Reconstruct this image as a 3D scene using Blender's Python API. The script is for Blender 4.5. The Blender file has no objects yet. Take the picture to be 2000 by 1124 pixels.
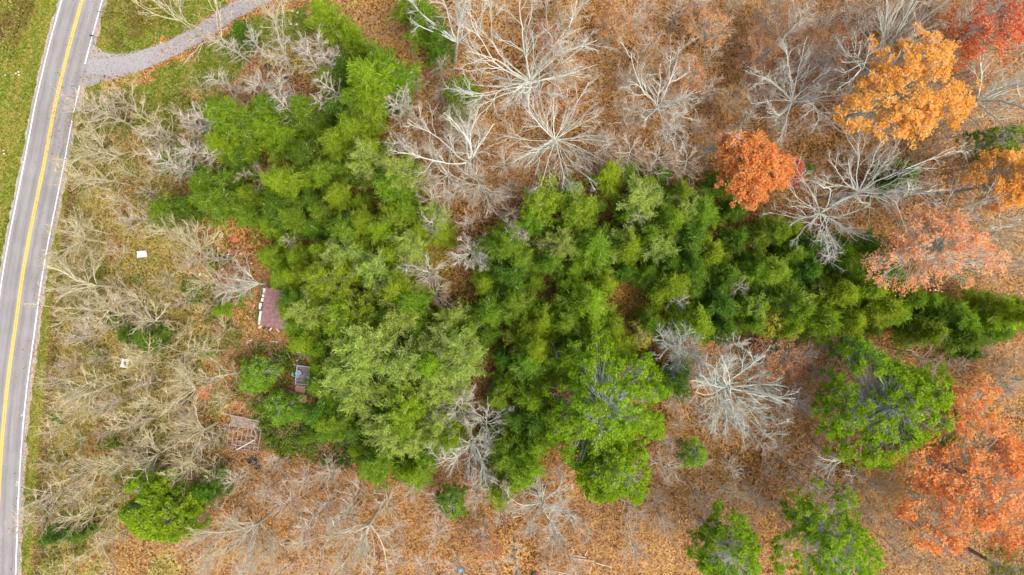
import bpy, math, random
import numpy as np
from mathutils import Vector, Matrix
rng = np.random.default_rng(7)
random.seed(7)
R_ = math.radians
scene = bpy.context.scene
COL = scene.collection

# ------------------------------------------------------------------ camera, sky, sun, exposure
H, S = 107.0, 0.08                       # camera height (m), metres per photo pixel on the ground
cd = bpy.data.cameras.new("camera"); cam = bpy.data.objects.new("camera", cd); COL.objects.link(cam)
cam.location = (0, 0, H); cam.rotation_euler = (0, 0, 0)
cd.sensor_width = 36; cd.lens = 36 * H / (2000 * S); cd.clip_end = 6000; cd.clip_start = 1
scene.camera = cam
SUN_EL, SUN_AZ = R_(58), R_(125)
w = bpy.data.worlds.new("World"); scene.world = w; w.use_nodes = True
nt = w.node_tree; nt.nodes.clear()
sky = nt.nodes.new('ShaderNodeTexSky'); sky.sky_type = 'NISHITA'; sky.sun_disc = False
sky.sun_elevation = SUN_EL; sky.sun_rotation = SUN_AZ; sky.dust_density = 6; sky.ozone_density = 0.3
bg = nt.nodes.new('ShaderNodeBackground'); bg.inputs['Strength'].default_value = 0.15
wo = nt.nodes.new('ShaderNodeOutputWorld')
nt.links.new(sky.outputs[0], bg.inputs[0]); nt.links.new(bg.outputs[0], wo.inputs[0])
ld = bpy.data.lights.new("sun", 'SUN'); ld.energy = 1.1; ld.angle = R_(50); ld.color = (1, 0.95, 0.88)
sun = bpy.data.objects.new("sun", ld); COL.objects.link(sun)
sun.rotation_euler = Vector((math.sin(SUN_AZ) * math.cos(SUN_EL), math.cos(SUN_AZ) * math.cos(SUN_EL), math.sin(SUN_EL))).to_track_quat('Z', 'Y').to_euler()
scene.view_settings.view_transform = 'Standard'; scene.view_settings.look = 'None'
scene.view_settings.gamma = 1; scene.view_settings.exposure = 0.85
scene.render.resolution_x = 1024; scene.render.resolution_y = 575

# ------------------------------------------------------------------ helpers
def Wp(px, py, z=0.0):                   # photo position of a point at height z -> world x, y
    f = S * (H - z) / H
    return np.array([(px - 1000) * f, (562 - py) * f])
def P2(x, y, z=0.0):
    f = S * (H - z) / H
    return x / f + 1000, 562 - y / f
def norm(a): return a / np.maximum(np.linalg.norm(a, axis=-1, keepdims=True), 1e-9)
_lat = rng.random((256, 256))
def vnoise(x, y, s):
    x = np.asarray(x, float) / s + 1000; y = np.asarray(y, float) / s + 1000
    xi = np.floor(x).astype(int); yi = np.floor(y).astype(int); fx = x - xi; fy = y - yi
    fx = fx * fx * (3 - 2 * fx); fy = fy * fy * (3 - 2 * fy)
    g = lambda a, b: _lat[a % 256, b % 256]
    return (g(xi, yi) * (1 - fx) + g(xi + 1, yi) * fx) * (1 - fy) + (g(xi, yi + 1) * (1 - fx) + g(xi + 1, yi + 1) * fx) * fy
def fbm(x, y, s): return 0.55 * vnoise(x, y, s) + 0.28 * vnoise(x + 31, y + 17, s / 2.1) + 0.17 * vnoise(x + 7, y + 91, s / 4.3)
def inpoly(px, py, poly):
    px = np.asarray(px, float); py = np.asarray(py, float); c = np.zeros(px.shape, bool); n = len(poly)
    for i in range(n):
        x1, y1 = poly[i]; x2, y2 = poly[(i + 1) % n]
        if y1 == y2: continue
        c ^= ((y1 > py) != (y2 > py)) & (px < (x2 - x1) * (py - y1) / (y2 - y1) + x1)
    return c
def segdist(px, py, line):
    d = np.full(np.shape(px), 1e9)
    for (x1, y1), (x2, y2) in zip(line[:-1], line[1:]):
        dx, dy = x2 - x1, y2 - y1; t = np.clip(((px - x1) * dx + (py - y1) * dy) / (dx * dx + dy * dy), 0, 1)
        d = np.minimum(d, np.hypot(px - x1 - t * dx, py - y1 - t * dy))
    return d
def catmull(pts, n=8):
    pts = [np.array(p, float) for p in pts]; pts = [2 * pts[0] - pts[1]] + pts + [2 * pts[-1] - pts[-2]]; out = []
    for i in range(1, len(pts) - 2):
        a, b, c, d = pts[i - 1:i + 3]
        for k in range(n):
            t = k / n
            out.append(0.5 * (2 * b + (c - a) * t + (2 * a - 5 * b + 4 * c - d) * t * t + (3 * b - a - 3 * c + d) * t ** 3))
    out.append(pts[-2]); return np.array(out)

# road centre, as seen in the photo (pixels)
ROADPX = [(560, -1150), (330, -560), (222, -235), (188, -100), (160.5, 0), (133, 100), (107, 210), (90, 300), (74.5, 378), (58, 460), (43.5, 542), (30, 640), (16.5, 738), (7, 830), (0, 930), (-5, 1050), (-8, 1180), (-4, 1400), (20, 1900), (80, 2500)]
ROAD = np.array([Wp(x, y) for x, y in catmull(ROADPX, 10)])
HALF = 3.2
DRIVEPX = [(150, 128), (182, 130), (225, 130), (275, 119), (330, 97), (380, 72), (425, 42), (470, 14), (520, -10), (600, -50), (760, -90)]
DRIVE = np.array([Wp(x, y) for x, y in catmull(DRIVEPX, 6)])
DITCH = np.array([Wp(x, y) for x, y in [(150, 330), (137, 400), (128, 470), (112, 560), (106, 650), (100, 740), (92, 830), (84, 900), (80, 1000), (74, 1080), (70, 1180)]])
_rt = norm(np.gradient(ROAD, axis=0)); _rn = np.stack([-_rt[:, 1], _rt[:, 0]], 1)
if _rn[10, 0] < 0: _rn = -_rn            # normal pointing east
def roaddist(x, y): return segdist(x, y, ROAD[::3])
def roadside(x, y):                      # signed: east positive
    x = np.asarray(x, float); yy = np.asarray(y, float)
    o = np.argsort(ROAD[:, 1]); return (x - np.interp(yy, ROAD[o, 1], ROAD[o, 0])) * 0.97
def zg(x, y):
    x = np.asarray(x, float); y = np.asarray(y, float)
    h = (fbm(x, y, 14) - 0.5) * 0.9 + (vnoise(x, y, 2.3) - 0.5) * 0.16
    rd = roaddist(x, y); dd = segdist(x, y, DRIVE[::3]); di = segdist(x, y, DITCH)
    h = h * np.clip((rd - 4.2) / 4, 0, 1) * np.clip((dd - 1.6) / 3, 0, 1)
    h = h - 0.7 * np.exp(-(di / 0.8) ** 2)
    return h - 0.0
# ------------------------------------------------------------------ mesh builders
class Geo:
    def __init__(s): s.V = []; s.Q = []; s.A = []; s.n = 0; s.mi = 0; s.MI = []
    def add(s, V, Q, A):
        s.V.append(V.reshape(-1, 3)); s.Q.append(Q.reshape(-1, 4) + s.n); s.A.append(A.reshape(-1)); s.MI.append(np.full(Q.size // 4, s.mi)); s.n += V.size // 3
    def tubes(s, P, Rr, k=3, v=None):    # P (M,n,3), Rr (M,n)
        M, n, _ = P.shape
        T = norm(np.gradient(P, axis=1)); ref = np.where(np.abs(T[..., 2:3]) > 0.8, np.array([1., 0, 0]), np.array([0, 0, 1.]))
        N1 = norm(np.cross(T, ref)); N2 = np.cross(T, N1)
        a = np.arange(k) * 2 * math.pi / k
        ring = P[:, :, None] + Rr[:, :, None, None] * (np.cos(a)[:, None] * N1[:, :, None] + np.sin(a)[:, None] * N2[:, :, None])
        idx = np.arange(M * n * k).reshape(M, n, k)
        A0 = idx[:, :-1]; A1 = idx[:, 1:]
        Q = np.stack([A0, np.roll(A0, -1, 2), np.roll(A1, -1, 2), A1], -1)
        if v is None: v = rng.random(M)
        s.add(ring, Q, np.repeat(v, n * k))
    def quads(s, C, U, W_, v=None, bend=0):
        V = np.stack([C - U - W_, C + U - W_, C + U + W_, C - U + W_], 1)
        if v is None: v = rng.random(len(C))
        s.add(V, np.arange(len(C) * 4).reshape(-1, 4), np.repeat(v, 4))
    def mesh(s, name, mat=None, smooth=False):
        V = np.concatenate(s.V); Q = np.concatenate(s.Q); A = np.concatenate(s.A)
        me = bpy.data.meshes.new(name)
        me.vertices.add(len(V)); me.vertices.foreach_set('co', V.astype(np.float32).ravel())
        me.loops.add(Q.size); me.loops.foreach_set('vertex_index', Q.astype(np.int32).ravel())
        me.polygons.add(len(Q)); me.polygons.foreach_set('loop_start', np.arange(0, Q.size, 4, dtype=np.int32))
        me.polygons.foreach_set('use_smooth', np.full(len(Q), smooth))
        at = me.attributes.new('v', 'FLOAT', 'POINT'); at.data.foreach_set('value', A.astype(np.float32))
        me.update(calc_edges=True)
        for m_ in (mat if isinstance(mat, (list, tuple)) else [mat] if mat else []): me.materials.append(m_)
        mi = np.concatenate(s.MI)
        if mi.any(): me.polygons.foreach_set('material_index', mi.astype(np.int32))
        return me
def box(g, cx, cy, cz, sx, sy, sz, rot=0.0, v=0.5, tilt=0.0, jit=0.0):
    V = np.array([[x, y, z] for z in (-.5, .5) for x, y in ((-.5, -.5), (.5, -.5), (.5, .5), (-.5, .5))]) * [sx, sy, sz]
    if jit: V = V + rng.normal(0, jit, V.shape)
    m = Matrix.Rotation(rot, 3, 'Z') @ Matrix.Rotation(tilt, 3, 'X'); V = V @ np.array(m).T + [cx, cy, cz]
    g.add(V, np.array([[3, 2, 1, 0], [4, 5, 6, 7], [0, 1, 5, 4], [1, 2, 6, 5], [2, 3, 7, 6], [3, 0, 4, 7]]), np.full(8, v))
def tag(o, label=None, cat=None, group=None, kind=None):
    if label: o['label'] = label
    if cat: o['category'] = cat
    if group: o['group'] = group
    if kind: o['kind'] = kind
    return o
def ob(name, me, parent=None, loc=None, rz=0.0):
    o = bpy.data.objects.new(name, me); COL.objects.link(o)
    if parent: o.parent = parent
    if loc is not None: o.location = loc
    if rz: o.rotation_euler = (0, 0, rz)
    return o
def gob(name, g, mat, parent=None, loc=None, rz=0.0, smooth=False): return ob(name, g.mesh(name, mat, smooth), parent, loc, rz)
def empty(name, loc, rz=0.0):
    o = bpy.data.objects.new(name, None); COL.objects.link(o); o.location = loc; o.rotation_euler = (0, 0, rz); o.empty_display_size = .5; return o

# ------------------------------------------------------------------ materials
def mat(name):
    m = bpy.data.materials.new(name); m.use_nodes = True; t = m.node_tree; t.nodes.clear()
    return m, t, lambda ty: t.nodes.new(ty), lambda a, b: t.links.new(a, b)
def ramp(N, stops, interp='LINEAR'):
    r = N('ShaderNodeValToRGB'); e = r.color_ramp.elements; r.color_ramp.interpolation = interp
    while len(e) < len(stops): e.new(0.5)
    for el, (p, c) in zip(e, stops): el.position = p; el.color = (*c, 1)
    return r
def leafmat(name, stops, trans=0.35, hue=0.03, val=0.25):
    m, t, N, L = mat(name)
    at = N('ShaderNodeAttribute'); at.attribute_name = 'v'
    oi = N('ShaderNodeObjectInfo'); r = ramp(N, stops); L(at.outputs['Fac'], r.inputs[0])
    hs = N('ShaderNodeHueSaturation')
    mr = N('ShaderNodeMapRange'); mr.inputs['To Min'].default_value = 0.5 - hue; mr.inputs['To Max'].default_value = 0.5 + hue
    L(oi.outputs['Random'], mr.inputs[0]); L(mr.outputs[0], hs.inputs['Hue'])
    mu = N('ShaderNodeMath'); mu.operation = 'MULTIPLY'; mu.inputs[1].default_value = 7.31; L(oi.outputs['Random'], mu.inputs[0])
    fr = N('ShaderNodeMath'); fr.operation = 'FRACT'; L(mu.outputs[0], fr.inputs[0])
    m2 = N('ShaderNodeMapRange'); m2.inputs['To Min'].default_value = 1 - val; m2.inputs['To Max'].default_value = 1 + val
    L(fr.outputs[0], m2.inputs[0]); L(m2.outputs[0], hs.inputs['Value']); L(r.outputs[0], hs.inputs['Color'])
    d = N('ShaderNodeBsdfDiffuse'); tr = N('ShaderNodeBsdfTranslucent'); mx = N('ShaderNodeMixShader'); mx.inputs[0].default_value = trans
    L(hs.outputs[0], d.inputs[0]); L(hs.outputs[0], tr.inputs[0]); L(d.outputs[0], mx.inputs[1]); L(tr.outputs[0], mx.inputs[2])
    o = N('ShaderNodeOutputMaterial'); L(mx.outputs[0], o.inputs[0]); return m
def barkmat(name, a, b, rough=0.9, sc=3.0):
    m, t, N, L = mat(name)
    tc = N('ShaderNodeTexCoord'); no = N('ShaderNodeTexNoise'); no.inputs['Scale'].default_value = sc; no.inputs['Detail'].default_value = 3
    L(tc.outputs['Object'], no.inputs['Vector'])
    at = N('ShaderNodeAttribute'); at.attribute_name = 'v'; ad = N('ShaderNodeMath'); ad.operation = 'ADD'
    sb = N('ShaderNodeMath'); sb.operation = 'MULTIPLY_ADD'; sb.inputs[1].default_value = 0.5; sb.inputs[2].default_value = -0.25
    L(at.outputs['Fac'], sb.inputs[0]); L(no.outputs[0], ad.inputs[0]); L(sb.outputs[0], ad.inputs[1])
    r = ramp(N, [(0.3, a), (0.7, b)]); L(ad.outputs[0], r.inputs[0])
    p = N('ShaderNodeBsdfPrincipled'); p.inputs['Roughness'].default_value = rough; L(r.outputs[0], p.inputs['Base Color'])
    o = N('ShaderNodeOutputMaterial'); L(p.outputs[0], o.inputs[0]); return m
def paint(name, c, rough=0.6, c2=None, sc=4.0, metal=0.0, thr=(0.45, 0.6)):
    m, t, N, L = mat(name); c2 = c2 or tuple(x * 0.7 for x in c)
    tc = N('ShaderNodeTexCoord'); no = N('ShaderNodeTexNoise'); no.inputs['Scale'].default_value = sc; no.inputs['Detail'].default_value = 6; no.inputs['Roughness'].default_value = .65
    L(tc.outputs['Object'], no.inputs['Vector']); r = ramp(N, [(thr[0], c), (thr[1], c2)]); L(no.outputs[0], r.inputs[0])
    p = N('ShaderNodeBsdfPrincipled'); p.inputs['Roughness'].default_value = rough; p.inputs['Metallic'].default_value = metal
    L(r.outputs[0], p.inputs['Base Color']); o = N('ShaderNodeOutputMaterial'); L(p.outputs[0], o.inputs[0]); return m
M = {}
M['white_bark'] = barkmat('white_bark', (0.42, 0.45, 0.38), (0.66, 0.70, 0.61))
M['grey_bark'] = barkmat('grey_bark', (0.38, 0.35, 0.28), (0.58, 0.55, 0.46))
M['grey_twig'] = barkmat('grey_twig', (0.42, 0.35, 0.28), (0.62, 0.55, 0.46))
M['pink_twig'] = barkmat('pink_twig', (0.44, 0.29, 0.19), (0.62, 0.46, 0.33))
M['tan_twig'] = barkmat('tan_twig', (0.42, 0.32, 0.14), (0.64, 0.53, 0.28))
M['olive_bark'] = barkmat('olive_bark', (0.42, 0.39, 0.25), (0.62, 0.59, 0.42))
M['straw_twig'] = barkmat('straw_twig', (0.50, 0.32, 0.15), (0.70, 0.50, 0.28))
M['dark_bark'] = barkmat('dark_bark', (0.14, 0.09, 0.065), (0.27, 0.20, 0.16))
M['pine_leaf'] = leafmat('pine_leaf', [(0, (0.12, 0.215, 0.016)), (0.6, (0.225, 0.375, 0.022)), (1, (0.39, 0.54, 0.08))], 0.5, 0.012, 0.12)
M['bright_leaf'] = leafmat('bright_leaf', [(0, (0.17, 0.275, 0.014)), (0.6, (0.30, 0.44, 0.022)), (1, (0.48, 0.59, 0.08))], 0.5, 0.015, 0.12)
M['soft_leaf'] = leafmat('soft_leaf', [(0, (0.27, 0.38, 0.06)), (0.6, (0.40, 0.52, 0.09)), (1, (0.57, 0.65, 0.22))], 0.5, 0.012, 0.10)
M['dark_leaf'] = leafmat('dark_leaf', [(0, (0.07, 0.155, 0.016)), (0.6, (0.145, 0.28, 0.022)), (1, (0.28, 0.43, 0.07))], 0.5, 0.012, 0.12)
M['big_leaf'] = leafmat('big_leaf', [(0, (0.13, 0.24, 0.01)), (0.55, (0.25, 0.41, 0.015)), (0.93, (0.38, 0.54, 0.04)), (1, (0.6, 0.6, 0.4))], 0.5, 0.01, 0.06)
M['olive_leaf'] = leafmat('olive_leaf', [(0, (0.18, 0.20, 0.03)), (0.6, (0.30, 0.30, 0.05)), (1, (0.50, 0.44, 0.14))], 0.35, 0.03, 0.2)
M['orange_leaf'] = leafmat('orange_leaf', [(0, (0.46, 0.14, 0.04)), (0.45, (0.76, 0.29, 0.08)), (1, (0.86, 0.55, 0.26))], 0.5, 0.008, 0.06)
M['red_leaf'] = leafmat('red_leaf', [(0, (0.42, 0.10, 0.04)), (0.5, (0.68, 0.21, 0.08)), (1, (0.80, 0.42, 0.2))], 0.4, 0.01, 0.1)
M['gold_leaf'] = leafmat('gold_leaf', [(0, (0.66, 0.30, 0.04)), (0.5, (0.84, 0.46, 0.10)), (1, (0.88, 0.62, 0.25))], 0.5, 0.008, 0.04)
M['salmon_leaf'] = leafmat('salmon_leaf', [(0, (0.55, 0.21, 0.09)), (0.5, (0.83, 0.42, 0.18)), (1, (0.88, 0.62, 0.36))], 0.5, 0.008, 0.04)
M['yellow_leaf'] = leafmat('yellow_leaf', [(0, (0.35, 0.33, 0.03)), (0.5, (0.5, 0.45, 0.05)), (1, (0.65, 0.55, 0.1))], 0.4, 0.02, 0.1)
M['rust_leaf'] = leafmat('rust_leaf', [(0, (0.34, 0.14, 0.05)), (0.5, (0.55, 0.27, 0.09)), (1, (0.72, 0.43, 0.18))], 0.35, 0.02, 0.15)
M['litter'] = leafmat('litter', [(0, (0.10, 0.048, 0.018)), (0.3, (0.27, 0.13, 0.045)), (0.65, (0.46, 0.25, 0.075)), (0.9, (0.64, 0.40, 0.12)), (1, (0.78, 0.60, 0.32))], 0.15, 0, 0)
M['grass'] = leafmat('grass', [(0, (0.08, 0.13, 0.012)), (0.3, (0.16, 0.24, 0.016)), (0.52, (0.25, 0.27, 0.03)), (0.75, (0.42, 0.30, 0.07)), (1, (0.55, 0.37, 0.13))], 0.35, 0, 0)

def groundmat():
    m, t, N, L = mat('forest_floor')
    tc = N('ShaderNodeTexCoord')
    k = N('ShaderNodeAttribute'); k.attribute_name = 'kind'; sp = N('ShaderNodeSeparateColor'); L(k.outputs['Color'], sp.inputs[0])
    vo = N('ShaderNodeTexVoronoi'); vo.inputs['Scale'].default_value = 4.2; L(tc.outputs['Object'], vo.inputs['Vector'])
    vc = N('ShaderNodeSeparateColor'); L(vo.outputs['Color'], vc.inputs[0])
    n1 = N('ShaderNodeTexNoise'); n1.inputs['Scale'].default_value = 0.16; n1.inputs['Detail'].default_value = 8; n1.inputs['Roughness'].default_value = 0.62; L(tc.outputs['Object'], n1.inputs['Vector'])
    n2 = N('ShaderNodeTexNoise'); n2.inputs['Scale'].default_value = 1.4; n2.inputs['Detail'].default_value = 6; n2.inputs['Roughness'].default_value = 0.7; L(tc.outputs['Object'], n2.inputs['Vector'])
    def mth(op, a, b):
        q = N('ShaderNodeMath'); q.operation = op
        for i, x in enumerate((a, b)):
            if isinstance(x, (int, float)): q.inputs[i].default_value = x
            else: L(x, q.inputs[i])
        return q.outputs[0]
    def mix(f, a, b):
        q = N('ShaderNodeMix'); q.data_type = 'RGBA'; L(f, q.inputs[0]); L(a, q.inputs[6]); L(b, q.inputs[7]); return q.outputs[2]
    f = mth('ADD', mth('MULTIPLY', vc.outputs[0], 0.38), mth('MULTIPLY', n2.outputs[0], 0.62))
    lit = ramp(N, [(0.28, (0.07, 0.032, 0.014)), (0.44, (0.22, 0.11, 0.04)), (0.6, (0.38, 0.205, 0.07)), (0.8, (0.55, 0.34, 0.15))]); L(f, lit.inputs[0])
    lit2 = ramp(N, [(0.28, (0.11, 0.045, 0.014)), (0.44, (0.31, 0.15, 0.04)), (0.6, (0.46, 0.26, 0.065)), (0.8, (0.60, 0.40, 0.14))]); L(f, lit2.inputs[0])
    nr = ramp(N, [(0.42, (0, 0, 0)), (0.6, (1, 1, 1))]); L(n1.outputs[0], nr.inputs[0])
    c = mix(nr.outputs[0], lit.outputs[0], lit2.outputs[0])
    olv = ramp(N, [(0.25, (0.12, 0.11, 0.018)), (0.45, (0.27, 0.23, 0.04)), (0.62, (0.42, 0.34, 0.09)), (0.8, (0.56, 0.45, 0.18))]); L(f, olv.inputs[0])
    grs = ramp(N, [(0.25, (0.06, 0.09, 0.01)), (0.45, (0.12, 0.17, 0.015)), (0.6, (0.20, 0.21, 0.04)), (0.8, (0.36, 0.29, 0.12))]); L(f, grs.inputs[0])
    drk = ramp(N, [(0.25, (0.05, 0.035, 0.015)), (0.6, (0.16, 0.10, 0.04)), (0.8, (0.32, 0.2, 0.09))]); L(f, drk.inputs[0])
    def sh(x): return mth('ADD', x, mth('MULTIPLY', mth('SUBTRACT', n2.outputs[0], 0.5), 0.8))
    def st(x):
        r = ramp(N, [(0.38, (0, 0, 0)), (0.62, (1, 1, 1))]); L(sh(x), r.inputs[0]); return r.outputs[0]
    c = mix(st(sp.outputs[1]), c, olv.outputs[0]); c = mix(st(sp.outputs[0]), c, grs.outputs[0]); c = mix(st(sp.outputs[2]), c, drk.outputs[0])
    bp = N('ShaderNodeBump'); bp.inputs['Strength'].default_value = 0.7; bp.inputs['Distance'].default_value = 0.12; L(f, bp.inputs['Height'])
    p = N('ShaderNodeBsdfPrincipled'); p.inputs['Roughness'].default_value = 1; p.inputs['Specular IOR Level'].default_value = 0.1
    L(c, p.inputs['Base Color']); L(bp.outputs[0], p.inputs['Normal'])
    o = N('ShaderNodeOutputMaterial'); L(p.outputs[0], o.inputs[0]); return m
def roadmat():
    m, t, N, L = mat('asphalt')
    uv = N('ShaderNodeAttribute'); uv.attribute_name = 'lane'      # x: across -1..1, y: metres along
    sx = N('ShaderNodeSeparateXYZ'); L(uv.outputs['Vector'], sx.inputs[0])
    tc = N('ShaderNodeTexCoord')
    n1 = N('ShaderNodeTexNoise'); n1.inputs['Scale'].default_value = 9; n1.inputs['Detail'].default_value = 8; n1.inputs['Roughness'].default_value = .8; L(tc.outputs['Object'], n1.inputs['Vector'])
    mp = N('ShaderNodeVectorMath'); mp.operation = 'MULTIPLY'; mp.inputs[1].default_value = (7, 0.10, 1); L(uv.outputs['Vector'], mp.inputs[0])
    n2 = N('ShaderNodeTexNoise'); n2.inputs['Scale'].default_value = 1; n2.inputs['Detail'].default_value = 5; L(mp.outputs[0], n2.inputs['Vector'])
    n3 = N('ShaderNodeTexNoise'); n3.inputs['Scale'].default_value = 0.25; n3.inputs['Detail'].default_value = 5; L(tc.outputs['Object'], n3.inputs['Vector'])
    # wheel tracks: slightly darker strips
    ab = N('ShaderNodeMath'); ab.operation = 'ABSOLUTE'; L(sx.outputs[0], ab.inputs[0])
    wt = ramp(N, [(0.12, (0, 0, 0)), (0.28, (1, 1, 1)), (0.42, (.1, .1, .1)), (0.6, (.1, .1, .1)), (0.74, (.9, .9, .9)), (0.9, (0, 0, 0))]); L(ab.outputs[0], wt.inputs[0])
    base = ramp(N, [(0.3, (0.23, 0.228, 0.23)), (0.5, (0.285, 0.28, 0.278)), (0.7, (0.35, 0.34, 0.33))]); L(n1.outputs[0], base.inputs[0])
    def mul(a, b, f):
        q = N('ShaderNodeMix'); q.data_type = 'RGBA'; q.blend_type = 'MULTIPLY'; q.inputs[0].default_value = 1
        L(a, q.inputs[6]); L(b, q.inputs[7]); return q.outputs[2]
    tr = ramp(N, [(0, (1.0, 1.0, 1.0)), (1, (0.80, 0.79, 0.78))]); L(wt.outputs[0], tr.inputs[0])
    st = ramp(N, [(0.35, (0.86, 0.86, 0.86)), (0.6, (1.0, 1.0, 1.0))]); L(n2.outputs[0], st.inputs[0])
    s3 = ramp(N, [(0.35, (0.88, 0.86, 0.84)), (0.6, (1.0, 1.0, 1.0))]); L(n3.outputs[0], s3.inputs[0])
    c = mul(mul(mul(base.outputs[0], tr.outputs[0], 1), st.outputs[0], 1), s3.outputs[0], 1)
    vo = N('ShaderNodeTexVoronoi'); vo.inputs['Scale'].default_value = 0.28; vo.feature = 'DISTANCE_TO_EDGE'
    nv = N('ShaderNodeVectorMath'); nv.operation = 'ADD'; L(tc.outputs['Object'], nv.inputs[0]); L(n3.outputs['Color'], nv.inputs[1]); L(nv.outputs[0], vo.inputs['Vector'])
    cr = ramp(N, [(0.0, (0.88, 0.88, 0.88)), (0.01, (1, 1, 1))]); L(vo.outputs['Distance'], cr.inputs[0])
    c = mul(c, cr.outputs[0], 1)
    p = N('ShaderNodeBsdfPrincipled'); p.inputs['Roughness'].default_value = 0.9; L(c, p.inputs['Base Color'])
    o = N('ShaderNodeOutputMaterial'); L(p.outputs[0], o.inputs[0]); return m
def wornpaint(name, c, under):
    m, t, N, L = mat(name); tc = N('ShaderNodeTexCoord'); n = N('ShaderNodeTexNoise'); n.inputs['Scale'].default_value = 6; n.inputs['Detail'].default_value = 6; n.inputs['Roughness'].default_value = .8
    L(tc.outputs['Object'], n.inputs['Vector']); r = ramp(N, [(0.36, under), (0.45, c)]); L(n.outputs[0], r.inputs[0])
    p = N('ShaderNodeBsdfPrincipled'); p.inputs['Roughness'].default_value = .7; L(r.outputs[0], p.inputs['Base Color'])
    o = N('ShaderNodeOutputMaterial'); L(p.outputs[0], o.inputs[0]); return m
M['ground'] = groundmat(); M['asphalt'] = roadmat()
M['white_line'] = wornpaint('white_line', (0.82, 0.82, 0.8), (0.5, 0.49, 0.48)); M['yellow_line'] = wornpaint('yellow_line', (0.80, 0.50, 0.03), (0.6, 0.42, 0.12))
M['gravel'] = paint('gravel', (0.28, 0.28, 0.30), 1, (0.36, 0.33, 0.31), 3.0, thr=(0.4, 0.65))
M['shoulder'] = paint('shoulder', (0.40, 0.37, 0.33), 1, (0.32, 0.24, 0.12), 2.0)

# ------------------------------------------------------------------ regions (photo pixels, at ground)
LAWN = [[(200, -60), (205, 100), (240, 112), (290, 105), (340, 80), (420, 30), (470, -40)],
        [(300, 150), (350, 120), (430, 75), (500, 30), (590, 10), (600, 60), (520, 110), (440, 160), (360, 190)],
        [(170, 175), (240, 160), (340, 170), (420, 230), (300, 260), (150, 240)]]
OLIVE = [[(140, 180), (420, 170), (470, 320), (440, 430), (400, 560), (440, 700), (420, 880), (300, 960), (230, 1000), (380, 1124), (60, 1200), (70, 800), (110, 500)],
         [(500, 20), (760, 0), (760, 120), (640, 180), (520, 130)]]
G1 = [(690, 82), (780, 95), (800, 160), (745, 215), (750, 300), (800, 350), (800, 430), (870, 430), (905, 500), (880, 560), (925, 650), (925, 730), (865, 770), (880, 850), (830, 930), (740, 930), (690, 880), (640, 850), (600, 790), (600, 720), (565, 680), (560, 560), (530, 520), (480, 440), (480, 400), (430, 390), (430, 320), (415, 215), (520, 220), (590, 240), (630, 200), (665, 140)]
G2 = [(1040, 400), (1170, 380), (1210, 330), (1400, 340), (1430, 400), (1520, 440), (1600, 490), (1710, 450), (1740, 540), (1780, 590), (1900, 595), (1990, 600), (1990, 640), (1850, 670), (1720, 655), (1640, 640), (1540, 645), (1460, 640), (1390, 640), (1320, 630), (1265, 680), (1320, 750), (1240, 740), (1060, 750), (1075, 880), (1070, 920), (975, 950), (965, 800), (950, 690), (885, 620), (880, 560), (945, 540), (960, 470), (1030, 440)]
HOLES = [[(770, 430), (905, 470), (965, 540), (880, 630), (815, 600)], [(470, 280), (575, 280), (560, 345), (490, 400)], [(480, 560), (575, 560), (575, 650), (590, 690), (628, 690), (628, 805), (560, 805), (540, 700)], [(380, 425), (505, 425), (525, 500), (545, 560), (400, 570)], [(775, 450), (860, 470), (880, 600), (830, 600), (790, 540)], [(490, 285), (560, 290), (540, 340), (500, 400)], [(1160, 560), (1300, 545), (1290, 610), (1180, 640)],
         [(870, 700), (945, 680), (955, 790), (880, 830)], [(1170, 700), (1260, 690), (1260, 750), (1190, 760)], [(1090, 850), (1140, 850), (1140, 900), (1090, 900)], [(1280, 440), (1330, 470), (1290, 500), (1250, 480)], [(1430, 550), (1500, 545), (1500, 600), (1440, 600)]]
# ------------------------------------------------------------------ ground sheet
xs = np.concatenate([np.array([-2500, -1200, -600, -300, -180, -130, -108]), np.arange(-96, 96.1, 0.6), np.array([108, 130, 180, 300, 600, 1200, 2500])])
ys = np.concatenate([np.array([-2500, -1200, -600, -300, -150, -90, -68]), np.arange(-58, 58.1, 0.6), np.array([68, 90, 150, 300, 600, 1200, 2500])])
X, Y = np.meshgrid(xs, ys); nx, ny = len(xs), len(ys)
Z = zg(X, Y)
_rd = roaddist(X, Y); Z = np.where(_rd < 4.0, -0.10, Z)
_dd = segdist(X, Y, DRIVE[::2]); Z = np.where((_dd < 1.9) & (_rd >= 4.0), -0.05, Z)
PX, PY = P2(X, Y); wx = PX + (fbm(X, Y, 5) - .5) * 60; wy = PY + (fbm(X + 50, Y, 5) - .5) * 60
side = roadside(X, Y)
def grassfield(x, y):
    px, py = P2(x, y); wx = px + (fbm(x, y, 5) - .5) * 60; wy = py + (fbm(x + 50, y, 5) - .5) * 60; s = roadside(x, y)
    g = np.where(s < -2.5, 1.0, 0.0)
    g = np.where((s > 2.5) & (s < 5.2 + 2.4 * fbm(x, y, 4)), 0.95, g)
    for p in LAWN: g = np.maximum(g, inpoly(wx, wy, p) * 1.0)
    return g
KR = grassfield(X, Y)
KG = np.zeros(X.shape)
for p in OLIVE: KG = np.maximum(KG, inpoly(wx, wy, p) * (0.25 + 0.75 * (fbm(X, Y, 7) > 0.43)))
KG = np.where((side > 2) & (side < 12), np.maximum(KG, 0.7), KG)
for p in (G1, G2): KG = np.maximum(KG, inpoly(wx, wy, p) * 0.55 * (fbm(X, Y, 6) > 0.5))
KB = np.exp(-(segdist(X, Y, DITCH) / 1.1) ** 2) * (0.7 + 0.6 * fbm(X, Y, 3))
KB = np.where(inpoly(PX, PY, [(-200, -200), (60, -200), (48, 60), (20, 110), (-200, 140)]), 0.75 * (fbm(X, Y, 4) > .35), KB)
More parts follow.
